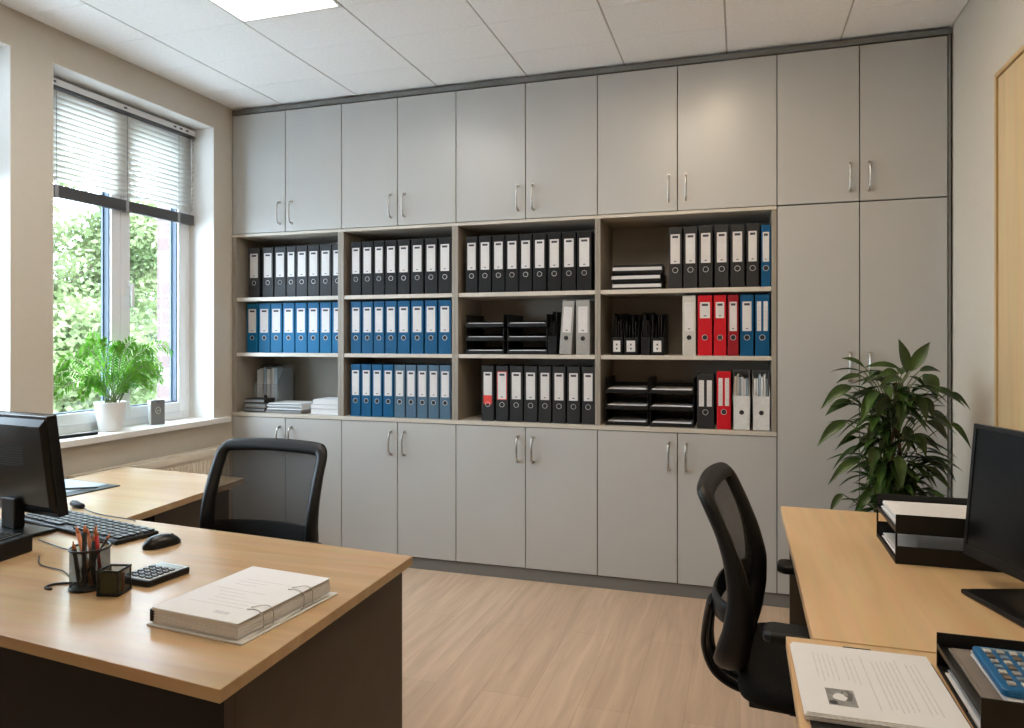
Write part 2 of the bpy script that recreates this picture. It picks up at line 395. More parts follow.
def window(n, y0, y1):
    xf, xb = -3.30, -3.37                               # room face and outer face of the frame
    z0, z1 = .866, ZH
    root = empty('window_%d' % n, (0, 0, 0)); struct(root)
    f = MB(); t = .055
    f.box(xb, xf, y0, y0+t, z0, z1).box(xb, xf, y1-t, y1, z0, z1).box(xb, xf, y0+t, y1-t, z0, z0+t).box(xb, xf, y0+t, y1-t, z1-t, z1)
    ym = (y0+y1)/2
    f.box(xb, xf, ym-.022, ym+.022, z0+t, z1-t)
    f.build('window_frame', M_pvc, root, bevel=.003)
    for a, b in ((y0+t-.012, ym+.008), (ym+.012, y1-t+.012)):
        s_ = MB(); q = .062; zz0, zz1 = z0+t-.012, z1-t+.012; x1, x2 = xf-.05, xf+.014
        s_.box(x1, x2, a, a+q, zz0, zz1).box(x1, x2, b-q, b, zz0, zz1).box(x1, x2, a+q, b-q, zz0, zz0+q).box(x1, x2, a+q, b-q, zz1-q, zz1)
        so = s_.build('window_sash', M_pvc, root, bevel=.005)
        g = MB(); e = .006; A, B, C, D = a+q, b-q, zz0+q, zz1-q; xg = xf-.012
        g.box(xg-.02, xg+.012, A, A+e, C, D).box(xg-.02, xg+.012, B-e, B, C, D).box(xg-.02, xg+.012, A, B, C, C+e).box(xg-.02, xg+.012, A, B, D-e, D)
        g.box(xg-.032, xg-.02, A, A+.014, C, D).box(xg-.032, xg-.02, B-.014, B, C, D)
        g.build('glazing_seal', M_seal, so)
        MB().box(xg-.012, xg-.008, A, B, C, D).build('glass', M_glass, so)
    h = MB()
    hy = ym+.052
    h.box(xf+.014, xf+.024, hy-.014, hy+.014, 1.60, 1.68)
    h.tube([(xf+.024, hy, 1.655), (xf+.05, hy, 1.655)], .009, 10)
    h.tube([(xf+.05, hy, 1.665), (xf+.052, hy, 1.62), (xf+.052, hy, 1.535)], [.011, .011, .009], 10)
    h.build('window_handle', M_pvc, root, bevel=.002)
    hg = MB()
    for yy in (y0+.045, y1-.045):
        for zz in (1.02, 2.45): hg.tube([(xf+.008, yy, zz), (xf+.008, yy, zz+.07)], .007, 8)
    hg.build('window_hinge', M_pvc, root)
    return root
window(1, Y1a, Y1b); window(2, Y2a, Y2b)
def sill(n, y0, y1):
    m = MB(); m.box(XL-.25, XL, y0, y1, ZS-.0, .865); m.box(XL, XL+.04, y0-.10, y1+.11, ZS, .865)
    return struct(m.build('trim_%d' % n, M_sill, bevel=.003))
sill(1, Y1a, Y1b); sill(2, Y2a, Y2b)
# white plaster linings of the window reveals
for k, (a, b) in enumerate(((Y1a, Y1b), (Y2a, Y2b))):
    m = MB(); m.box(-3.30, XL+.0008, b-.003, b+.0005, .865, ZH).box(-3.30, XL+.0008, a-.0005, a+.003, .865, ZH).box(-3.30, XL+.0008, a, b, ZH-.003, ZH+.0005)
    struct(m.build('trim_%d' % (3+k), M_reveal))

def blind(y0, y1, label):
    xc = -3.262
    r = empty('venetian_blind', (xc, (y0+y1)/2, 2.60)); hw = (y1-y0)/2
    MB().box(-.02, .02, -hw, hw, .018, .052).build('head_rail', M_slat, r, bevel=.002)
    m = MB()
    m.box(-.018, .021, -hw, hw, .004, .018)
    for yy in (-hw+.10, .0, hw-.17, hw-.12, hw-.07): m.box(.0205, .0225, yy-.010, yy+.010, .030, .040)
    m.build('rail_clip', M_rail, r)
    s_ = MB(); n = 16; ang = radians(40)
    for k in range(n):
        z = -.014-k*.0285
        c, s1 = cos(ang)*.0155, sin(ang)*.0155
        P = [[V(-c, y, z-s1+0), V(0, y, z+.0022), V(c, y, z+s1)] for y in (-hw+.004, hw-.004)]
        s_.grid(P)
    s_.build('slats', M_blade, r, solid=.0006)
    MB().box(-.014, .014, -hw+.002, hw-.002, -.535, -.474).build('bottom_rail', M_rail, r, bevel=.003)
    for yy in (-hw+.12, .02, hw-.13):
        c = MB()
        for dx in (-.0135, .0135): c.box(dx-.0006, dx+.0006, yy-.0012, yy+.0012, -.48, 0)
        c.box(.0142, .0152, yy-.010, yy+.010, -.537, -.472); c.box(-.0152, .0142, yy-.010, yy+.010, -.5375, -.5355)
        c.build('ladder_tape', M_tape, r)
    MB().tube([(.018, hw-.03, .0), (.02, hw-.03, -.45)], .0025, 6).build('tilt_wand', M_glassbox, r)
    tag(r, label, 'blind', 'venetian blinds')
blind(2.60, 3.668, 'half lowered white venetian blind with dark bottom rail above the fern')
blind(1.30, 2.362, 'half lowered white venetian blind of the nearer window, outside the frame')

# radiator under the window
rr = empty('radiator', (XL+.02, 3.17, .12)); L = 1.04
m = MB(); m.box(.055, .07, -L/2, L/2, .0, .56); m.box(.0, .012, -L/2, L/2, 0, .56)
for k in range(31):
    y = -L/2+.02+k*(L-.04)/30
    m.box(.066, .078, y-.009, y+.009, .03, .515)
m.build('panel', M_rad, rr, bevel=.004)
g = MB(); g.box(.0, .085, -L/2-.004, -L/2+.004, 0, .575).box(.0, .085, L/2-.004, L/2+.004, 0, .575)
g.box(.068, .085, -L/2, L/2, .535, .575); g.box(0, .01, -L/2, L/2, .55, .575)
for k in range(36):
    y = -L/2+.015+k*(L-.03)/35; g.box(.0, .07, y-.003, y+.003, .563, .572)
g.build('top_grille', M_rad, rr, bevel=.0015)
m = MB(); m.tube([(.04, L/2-.06, -.0), (.04, L/2-.06, -.12)], .009, 8); m.tube([(.04, L/2-.12, -.0), (.04, L/2-.12, -.12)], .009, 8)
m.build('pipe', M_rad, rr)
tag(rr, 'cream panel radiator with ribbed front beneath the window sill', 'radiator')

# wooden door in the right wall
dr = empty('door_1', (XR, 2.765, 0)); struct(dr)
MB().box(-.008, -.001, -.44, .44, .005, 2.36).build('door_leaf', M_door, dr, bevel=.002)
m = MB(); m.box(-.014, .0, .446, .465, 0, 2.383).box(-.014, 0, -.465, -.446, 0, 2.383).box(-.014, 0, -.446, .446, 2.364, 2.383)
m.build('door_frame', M_doorfr, dr, bevel=.002)
MB().tube([(-.008, -.38, 1.02), (-.08, -.38, 1.02), (-.08, -.27, 1.02)], .009, 8).build('door_handle', M_chrome, dr)

# ------------------------------------------------------------------ wall of cabinets
YC = 3.85; DT = .019                                     # door face plane and door thickness
def handle_mesh(L_=.135):
    P = catmull([(0, 0, -L_/2), (0, -.020, -L_/2+.006), (0, -.030, -L_/2+.03), (0, -.032, 0), (0, -.030, L_/2-.03), (0, -.020, L_/2-.006), (0, 0, L_/2)], 4)
    m = MB(); m.tube(P, .0058, 8)
    m.tube([(0, 0, -L_/2), (0, -.006, -L_/2)], .010, 10); m.tube([(0, 0, L_/2), (0, -.006, L_/2)], .010, 10)
    return m.mesh('handle', M_chrome)
HM = handle_mesh()
def cabinet(kind, x0, xm, x1, z0, z1, hz, label, cat, group=None, depth=.40):
    r = empty(kind, ((x0+x1)/2, YC, z0)); cx = (x0+x1)/2; h = z1-z0
    m = MB(); t = .018; y0 = DT+.002
    m.box(x0-cx, x0-cx+t, y0, depth, 0, h).box(x1-cx-t, x1-cx, y0, depth, 0, h).box(x0-cx+t, x1-cx-t, y0, depth, 0, t).box(x0-cx+t, x1-cx-t, y0, depth, h-t, h)
    m.box(x0-cx+t, x1-cx-t, depth-.01, depth, t, h-t)
    m.build('body', M_gap, r)
    for a, b, hx in ((x0, xm, xm-.045), (xm, x1, xm+.043)):
        d = MB().box(a-cx+.0024, b-cx-.0024, 0, DT, .0024, h-.0024).build('door', M_cab, r, bevel=.0012)
        link('handle', HM, d, loc=(hx-cx, 0, hz-z0))
    return tag(r, label, cat, group)
XS = [-3.115+.003, -2.714, -2.315, -1.937, -1.564, -1.145, -.738, -.313, .178, .557, .936]
where = ['at the left end below the paper stacks', 'below the three rows of blue binders', 'below the red labelled binder row', 'below the tray stacks and red binder']
for i in range(4):
    cabinet('base_cabinet', XS[2*i], XS[2*i+1], XS[2*i+2], .070, .862, .738,
            'grey two-door base cabinet '+where[i], 'cabinet', 'grey base cabinets along the wall')
where = ['at the far left beside the window', 'above the second shelf column of black and blue binders', 'above the shelf row of nine black binders',
         'with the warm lamp glow on its right door', 'at the far right above the tall cupboard']
for i in range(5):
    cabinet('wall_cabinet', XS[2*i], XS[2*i+1], XS[2*i+2], 2.028, 2.790, 2.148,
            'grey two-door upper cabinet '+where[i], 'cabinet', 'grey upper cabinets below the ceiling')
cabinet('tall_cabinet', XS[8], XS[9], XS[10], .070, 2.026, 1.22, 'tall grey two-door cupboard behind the leafy plant', 'cabinet')
for n_, (a, b, c, d) in enumerate([(XS[0], XR-.002, 0, .066), (XS[0], XR-.002, 2.794, 2.822)]):
    o = struct(MB().box(a, b, YC+(.012 if n_ == 0 else -.004), YC+.05, c, d).build('trim_%d' % (5+n_), M_plinth, bevel=.001))
struct(MB().box(.938, XR-.009, YC-.0, YC+.03, 0.066, 2.793).build('trim_7', M_plinth))
# worktop / top board of the open part
tb = MB().box(XS[0], .176, YC-.004, YC+.40, .864, .886).build('shelf_base_board', M_shelf, bevel=.001)
tag(tb, 'long grey board running under all four open shelf bays', 'board')
tb = MB().box(XS[0], .176, YC-.003, YC+.40, 2.009, 2.026).build('shelf_top_board', M_shelf, bevel=.001)
tag(tb, 'long grey board running above all four open shelf bays', 'board')
BAY = [(-3.108, -3.080, -2.339, -2.3195), (-2.319, -2.299, -1.589, -1.5705), (-1.570, -1.550, -.751, -.7365), (-.736, -.721, .152, .176)]
SH1, SH2, SB = (1.598, 1.621), (1.246, 1.268), .887
bl = ['of grey and blue binders beside the window', 'holding three full rows of binders', 'with nine black binders along its top', 'with red binders in its middle']
for i, (a, b, c, d) in enumerate(BAY):
    r = empty('open_shelf_unit', ((a+d)/2, YC, SB)); cx = (a+d)/2
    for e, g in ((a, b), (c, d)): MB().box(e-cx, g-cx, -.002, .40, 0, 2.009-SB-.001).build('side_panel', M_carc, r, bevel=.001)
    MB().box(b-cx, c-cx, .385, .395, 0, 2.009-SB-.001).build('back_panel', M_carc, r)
    for z0, z1 in (SH1, SH2):
        MB().box(b-cx+.0005, c-cx-.0005, .002, .384, z0-SB, z1-SB).build('shelf', M_shelf, r, bevel=.001)
    tag(r, 'grey open shelf bay '+bl[i], 'shelf unit', 'open shelf bays')

# ------------------------------------------------------------------ binders
MC = {}
def cached(key, fn):
    if key not in MC: MC[key] = fn()
    return MC[key]
BH, BD = .315, .27
def binder(x0, x1, zb, col, style, label, group, y=3.872, tilt=0, h=BH):
    wd = round(x1-x0-.003, 3); k = (wd, h)
    r = empty('ring_binder', ((x0+x1)/2, y, zb)); hw = wd/2
    if tilt: r.rotation_euler = (0, tilt, 0)
    def cov():
        m = MB(); m.box(-hw, hw, 0, .003, 0, h).box(-hw, -hw+.0025, .003, BD, 0, h).box(hw-.0025, hw, .003, BD, 0, h)
        return m.mesh('cover', BM[col])
    link('cover', cached(('cov', col)+k, cov), r, bevel=.0012)
    link('pages', cached(('pg',)+k, lambda: MB().box(-hw+.004, hw-.004, .02, BD-.03, .006, h-.02).mesh('pages', M_paperedge)), r)
    def ring():
        m = MB(); R = .0135; P = [(R*cos(a), -.0012, R*sin(a)) for a in [2*pi*q/18 for q in range(18)]]
        if style != 'hole': m.tube(P, .0014, 6, closed=True)
        mt = Matrix.Translation((0, -.0003, 0)) @ Matrix.Rotation(pi/2, 4, 'X')
        m.lathe([(R-.0010, 0), (R-.0010, .0012)], 18, mi=1, mtx=mt)
        return m.mesh('finger_ring', [M_steel, M_gap])
    link('finger_ring', cached(('ring', style == 'hole'), ring), r, loc=(0, 0, h*.30))
    lw = hw*.70; z0, z1 = h*.405, h*.885
    if style == 'short': z0 = h*.62
    if style in ('redlow', 'redframe') : z0 = h*.40
    def lab():
        m = MB()
        if style == 'double':
            for s1 in (-1, 1):
                c = s1*hw*.47; q = hw*.30
                m.box(c-q, c+q, -.0012, 0, z0, z1)
                for j in range(5): m.box(c-q*.6, c+q*.6, -.0016, -.0012, z0+.03+j*.022, z0+.034+j*.022, 2)
        else:
            if style == 'redframe': m.box(-lw-.004, lw+.004, -.0008, 0, z0-.004, z1+.004, 3)
            m.box(-lw, lw, -.0012, 0, z0, z1)
            hb = 3 if style == 'redlow' else 1
            m.box(-lw*.62, lw*.62, -.0018, -.0012, z1-.020, z1-.008, 1 if style != 'hole' else 2)
            if style == 'redlow': m.box(-lw, lw, -.0018, -.0012, z0-.03, z0+.02, 3)
            for j in range(4): m.box(-lw*.5, lw*.5, -.0016, -.0012, z1-.034-j*.006, z1-.0325-j*.006, 2)
            m.box(-lw*.25, lw*.25, -.0016, -.0012, z0+.010, z0+.015, 1)
        return m.mesh('label', [M_label, M_printd, M_print, M_labelred])
    link('label', cached(('lab', style)+k, lab), r)
    return tag(r, label, 'binder', group)

def row(xs_, zb, cols, styles, desc, group, y=3.872, h=BH):
    n = len(xs_)
    for i, (a, b) in enumerate(xs_):
        c = cols[i] if isinstance(cols, list) else cols
        st = styles[i] if isinstance(styles, list) else styles
        p = 'leftmost' if i == 0 else ('rightmost' if i == n-1 else ORD[i]+' from left')
        binder(a*y/3.872, b*y/3.872, zb+.0005, c, st, p+' '+desc, group, y=y, h=h)
T1, T2, T3 = SH1[1], SH2[1], SB
row([(-3.006, -2.921), (-2.901, -2.819), (-2.811, -2.727), (-2.722, -2.654), (-2.650, -2.570), (-2.566, -2.486), (-2.480, -2.400), (-2.396, -2.316)], T1, 'charcoal', 'n',
    'dark grey binder on the top shelf nearest the window', 'grey binders nearest the window', y=3.925, h=.325)
row([(-3.018, -2.935), (-2.929, -2.844), (-2.840, -2.755), (-2.749, -2.663), (-2.657, -2.574), (-2.568, -2.486), (-2.480, -2.399), (-2.394, -2.316)], T2, 'blue', 'n',
    'bright blue binder on the middle shelf nearest the window', 'blue binders nearest the window', y=3.925, h=.318)
c2 = [(-2.265, -2.193), (-2.188, -2.113), (-2.108, -2.036), (-2.030, -1.954), (-1.948, -1.868), (-1.860, -1.779), (-1.771, -1.691), (-1.683, -1.603)]
row(c2, T1, 'black', 'n', 'black binder on the top shelf of the second bay', 'black binders in the second bay', h=.326)
row(c2, T2, 'deepblue', 'n', 'blue binder on the middle shelf of the second bay', 'blue binders on the second bay middle shelf')
row([(-2.265, -2.197), (-2.192, -2.124), (-2.119, -2.050), (-2.045, -1.975), (-1.970, -1.899), (-1.894, -1.826), (-1.821, -1.753), (-1.748, -1.681), (-1.676, -1.606)], T3,
    ['deepblue']*4+['slate']*5, 'n', 'binder in the mixed blue row, second bay bottom shelf', 'blue and slate binders at the bottom of the second bay')
row([(-1.514, -1.439), (-1.432, -1.356), (-1.350, -1.275), (-1.270, -1.193), (-1.188, -1.113), (-1.108, -1.030), (-1.023, -.946), (-.941, -.862), (-.856, -.774)], T1, 'black', 'n',
    'of the nine black binders, third bay top shelf', 'nine black binders in the third bay', h=.326)
row([(-1.414, -1.340), (-1.328, -1.254), (-1.245, -1.167), (-1.160, -1.083), (-1.075, -1.002), (-.995, -.920), (-.912, -.839), (-.829, -.757)], T3, 'charcoal',
    ['redlow', 'redframe']+['n']*6, 'dark binder on the bottom shelf of the third bay', 'dark binders at the bottom of the third bay')
row([(-.362, -.290), (-.284, -.212), (-.206, -.135), (-.126, -.055), (-.047, .022), (.031, .092)], T1, 'charcoal', 'n',
    'charcoal binder on the rightmost bay top shelf', 'charcoal binders in the rightmost bay', h=.324)
binder(.102, .1495, T1+.0005, 'deepblue', 'n', 'narrow dark blue binder squeezed against the right side of the top shelf', 'odd binders of the rightmost bay')
G4 = 'coloured binders of the rightmost bay'
binder(-.290, -.220, T2+.0005, 'lightgrey', 'hole', 'pale grey binder left of the red binders', G4)
binder(-.212, -.137, T2+.0005, 'red', 'short', 'wide red binder right of the pale grey binder', G4)
binder(-.131, -.067, T2+.0005, 'red', 'short', 'red binder between the other two red ones', G4)
binder(-.061, -.006, T2+.0005, 'darkred', 'n', 'narrow dark red binder with a long label beside blue binder', G4)
binder(.001, .067, T2+.0005, 'deepblue', 'n', 'blue binder with one label beside the dark red binder', G4)
binder(.073, .144, T2+.0005, 'deepblue', 'double', 'blue binder with two label strips at the right end', G4)
binder(-.216, -.128, T3+.0005, 'charcoal', 'double', 'dark binder with two label strips beside the tray stack', G4, h=.285)
binder(-.116, -.044, T3+.0005, 'red', 'double', 'red binder with two label strips on the bottom shelf', G4, h=.30)
G3 = 'grey lever binders beside tray stacks'
binder(-.958, -.888, T2+.0045, 'grey', 'hole', 'grey binder leaning to the right beside the tray stack', G3, tilt=radians(4), h=.295)
binder(-.862, -.784, T2+.0005, 'grey', 'hole', 'grey upright binder right of the leaning grey binder', G3, h=.30)

M_acryl = net_mat('clear_acrylic', s2l(170, 172, 174), .25, 8)
# open-topped magazine files ------------------------------------------------
def magazine_file(x0, x1, zb, mcol, label, group, fill='paper', y=3.874, h=.30, d=.25, labelcard=False, lean=0):
    r = empty('magazine_file', ((x0+x1)/2, y, zb)); hw = (x1-x0)/2-.001
    if lean: r.rotation_euler = (0, lean, 0)
    m = MB(); t = .003; hf = h*.58 if fill != 'black' else h*.42
    mt = Matrix.Rotation(pi/2, 4, 'Z') @ Matrix.Rotation(pi/2, 4, 'X')
    for s1 in (-hw, hw-t):
        poly = [(0, 0), (d, 0), (d, h), (d*.45, h), (0, hf)]
        a = [m.bm.verts.new((s1, p, z)) for p, z in poly]; b = [m.bm.verts.new((s1+t, p, z)) for p, z in poly]
        m.bm.faces.new(a); m.bm.faces.new(b[::-1])
        for i in range(5): m.bm.faces.new((a[i], a[(i+1) % 5], b[(i+1) % 5], b[i]))
    m.box(-hw, hw, 0, t, 0, hf).box(-hw, hw, d-t, d, 0, h).box(-hw, hw, 0, d, 0, t)
    m.build('holder', mcol, r, bevel=.0008)
    if fill == 'paper':
        p = MB(); rn = random.Random(int(x0*1000)); n = 6
        for k in range(n):
            xa = -hw+.006+k*(2*hw-.012)/n; p.box(xa, xa+(2*hw-.012)/n*.75, .010+rn.random()*.02, d-.01, .005, h*(.86+.1*rn.random()), k % 3)
        p.build('papers', [M_paper, M_board, mat('bluish_paper', s2l(150, 170, 186), .7, nscale=20, namt=.1)], r)
        f = MB(); mt2 = Matrix.Translation((0, -.0003, h*.30)) @ Matrix.Rotation(pi/2, 4, 'X')
        f.lathe([(.012, 0), (.012, .0008)], 18, mtx=mt2); f.build('finger_hole', M_gap, r)
    else:
        p = MB(); rn = random.Random(int(x0*1000)+5)
        for k in range(4):
            xa = -hw+.005+k*(2*hw-.010)/4
            p.box(xa, xa+.006, .02+rn.random()*.03, d-.02, .005, h*(.7+.28*rn.random()))
        p.build('folders', M_black, r)
    if labelcard:
        c = MB(); c.box(-hw*.62, hw*.62, -.0014, 0, .018, .078); c.box(-.004, .004, -.002, -.0014, .030, .040, 1); c.box(-.004, .004, -.002, -.0014, .052, .062, 1)
        c.build('label', [M_label, M_printd], r)
    return tag(r, label, 'magazine file', group)
GM = 'black magazine files on the middle shelf'
magazine_file(-.668, -.604, T2+.0005, M_black, 'leftmost black magazine file stuffed with dark folders', GM, 'black', h=.23, labelcard=True)
magazine_file(-.598, -.522, T2+.0005, M_black, 'black magazine file with white card between two other files', GM, 'black', h=.225, labelcard=True)
magazine_file(-.506, -.458, T2+.0005, M_black, 'unlabelled narrow black magazine file third from left', GM, 'black', h=.235)
magazine_file(-.455, -.385, T2+.0005, M_black, 'rightmost black magazine file with white card', GM, 'black', h=.225, labelcard=True)
magazine_file(-.034, .050, T3+.0005, BM['white'], 'pale magazine file of bluish papers right of the red binder', 'pale magazine files', h=.30)
magazine_file(.062, .146, T3+.0005, BM['white'], 'pale magazine file full of papers at the right end, bottom shelf', 'pale magazine files', h=.30)
magazine_file(-1.022, -.972, T2+.0005, M_black, 'narrow empty-looking black magazine file between trays and leaning binder', 'black magazine files', 'black', h=.245)
magazine_file(-3.064, -2.884, SB+.0005, M_acryl, 'clear holder of upright leaflets in the bottom left bay', 'leaflet holders', 'paper', y=4.005, h=.30, d=.20)

# ------------------------------------------------------------------ letter tray stacks on the shelves
def tray_stack(x0, x1, zb, label, group, n=3, step=.078, y=3.885, d=.30):
    r = empty('letter_tray_stack', ((x0+x1)/2, y, zb)); hw = (x1-x0)/2
    m = MB(); t = .003
    for k in range(n):
        z = k*step
        m.box(-hw, hw, 0, d, z, z+t).box(-hw, -hw+t, .0, d, z, z+step*.92).box(hw-t, hw, .0, d, z, z+step*.92).box(-hw, hw, d-t, d, z, z+step*.5)
        m.box(-hw, hw, -.002, .002, z, z+.020)
    m.build('tray', M_black, r, bevel=.0008)
    rn = random.Random(int(x0*997)); 
    for k in range(n):
        z = k*step+t+.001; p = MB()
        for q in range(5):
            j = .004*rn.random(); bulge = .003*(q == 4)
            p.box(-hw+.010+j, hw-.010-j, .004+j*2, d-.03, z+q*.0035, z+q*.0035+.003+bulge, 0 if q > 2 else 1)
        p.build('papers', [M_paper, M_paperedge], r)
    return tag(r, label, 'letter tray', group)
GT = 'black three-tier letter trays on the shelves'
tray_stack(-1.515, -1.285, T2+.001, 'three-tier black letter tray at the left on the third bay middle shelf', GT)
tray_stack(-1.262, -1.030, T2+.001, 'three-tier black letter tray beside the leaning grey binder', GT)
tray_stack(-.700, -.470, T3+.001, 'three-tier black letter tray at the left of the fourth bay bottom shelf', GT, step=.088)
tray_stack(-.460, -.232, T3+.001, 'three-tier black letter tray beside the dark two-strip binder', GT, step=.088)

# flat folders stacked
def folder(x, y, z, wx, dy, h, cmat, label, group, rz=0, kind='document_folder', cat='folder', ct=.003, pm=None):
    r = empty(kind, (x, y, z), rz)
    m = MB(); m.box(-wx/2, wx/2, -dy/2, dy/2, 0, ct).box(-wx/2+.004, wx/2, -dy/2+.012, dy/2, h-ct, h).box(wx/2-.003, wx/2, -dy/2, dy/2, 0, h)
    m.build('cover', cmat, r, bevel=.001)
    MB().box(-wx/2+.004, wx/2-.006, -dy/2+.003, dy/2-.01, ct+.0005, h-ct-.0005).build('pages', pm or M_paperedge, r)
    return tag(r, label, cat, group)
for k, (hh, rz, nm) in enumerate([(.045, .03, 'bottom'), (.045, -.02, 'middle'), (.045, .05, 'top')]):
    folder(-.535, 4.01, T1+.0006+k*.0455, .27, .24, hh-.0005, M_black, nm+' black document folder in the pile on the fourth bay top shelf', 'black folders piled on the top shelf', rz, ct=.013)
M_greypg = mat('grey_page_block', s2l(126, 128, 130), .8, nscale=30, namt=.15, stretch=(.5, .5, 30))
for k, (x, y, z, wx, dy, h, cm_, lb) in enumerate([
        (-2.972, 3.94, SB, .165, .11, .028, M_gap, 'bottom dark folder of the pile before the leaflet holder'),
        (-2.968, 3.94, SB+.0285, .160, .11, .028, M_greycov, 'taupe folder in the middle of the pile before the leaflet holder'),
        (-2.975, 3.94, SB+.0570, .155, .11, .028, M_gap, 'top dark folder of the pile before the leaflet holder'),
        (-2.745, 3.98, SB, .27, .22, .022, M_greycov, 'bottom grey report in the flat pile between the other two piles'),
        (-2.742, 3.98, SB+.0225, .255, .21, .020, M_board, 'middle grey report in the flat pile between the other two piles'),
        (-2.748, 3.98, SB+.0430, .25, .20, .020, M_board, 'top grey report in the flat pile between the other two piles'),
        (-2.445, 3.98, SB, .22, .20, .036, M_board, 'lowest white document block beside the first divider'),
        (-2.445, 3.98, SB+.0365, .22, .20, .026, M_paper, 'middle white document block beside the first divider'),
        (-2.440, 3.98, SB+.0630, .21, .19, .030, M_paper, 'top white document block beside the first divider')]):
    folder(x, y, z+.0006, wx, dy, h-.0006, cm_, lb, 'loose documents in the bottom left bay', .02*(k % 3-1), ct=.006 if k < 6 else .002, pm=M_greypg if k < 6 else None)

# ------------------------------------------------------------------ desks
def desk(name, poly, panels, topmat, label, zt=.74, th=.025, group=None, ox=0, oy=0):
    r = empty(name, (ox, oy, 0))
    P = [(x-ox, y-oy) for x, y in poly]
    MB().prism(P, zt-th, zt).build('desktop', topmat, r, bevel=.0015)
    for nm, (x0, x1, y0, y1, z0) in panels:
        MB().box(x0-ox, x1-ox, y0-oy, y1-oy, z0, zt-th-.0005).build(nm, M_front if nm == 'modesty_panel' else M_panel, r, bevel=.0012)
    return tag(r, label, 'desk', group)
desk('office_desk', [(-2.60, 1.20), (-.864, 1.037), (-.881, 1.845), (-2.67, 1.992)],
     [('side_panel', (-.916, -.891, 1.110, 1.800, 0)), ('side_panel', (-2.56, -2.535, 1.23, 1.95, 0)), ('modesty_panel', (-2.535, -.916, 1.20, 1.218, .06))],
     M_desk, 'large beech desk with charcoal side panels in the left foreground', ox=-1.7, oy=1.5)
desk('return_desk', [(-2.83, 2.008), (-2.005, 1.941), (-2.085, 2.66), (-2.80, 2.73)],
     [('side_panel', (-2.78, -2.755, 2.03, 2.68, 0)), ('side_panel', (-2.16, -2.135, 2.20, 2.62, 0)), ('modesty_panel', (-2.755, -2.16, 2.60, 2.618, .1))],
     M_desk, 'small beech return desk in front of the radiator', ox=-2.4, oy=2.35)
desk('side_desk', [(.142, 1.585), (.952, 1.590), (.952, 2.795), (.142, 2.812)],
     [('side_panel', (.17, .945, 2.755, 2.78, 0)), ('side_panel', (.20, .945, 1.60, 1.625, 0)), ('modesty_panel', (.920, .938, 1.625, 2.755, .06))],
     M_desky, 'beech desk along the right wall carrying the monitor', ox=.55, oy=2.2)
desk('front_side_desk', [(.090, .30), (.952, .30), (.952, 1.583), (.090, 1.579)],
     [('side_panel', (.14, .945, 1.52, 1.545, 0)), ('side_panel', (.14, .945, .36, .385, 0)), ('modesty_panel', (.920, .938, .385, 1.52, .06))],
     M_desky, 'beech desk in the right foreground carrying the printed papers', ox=.55, oy=.95)

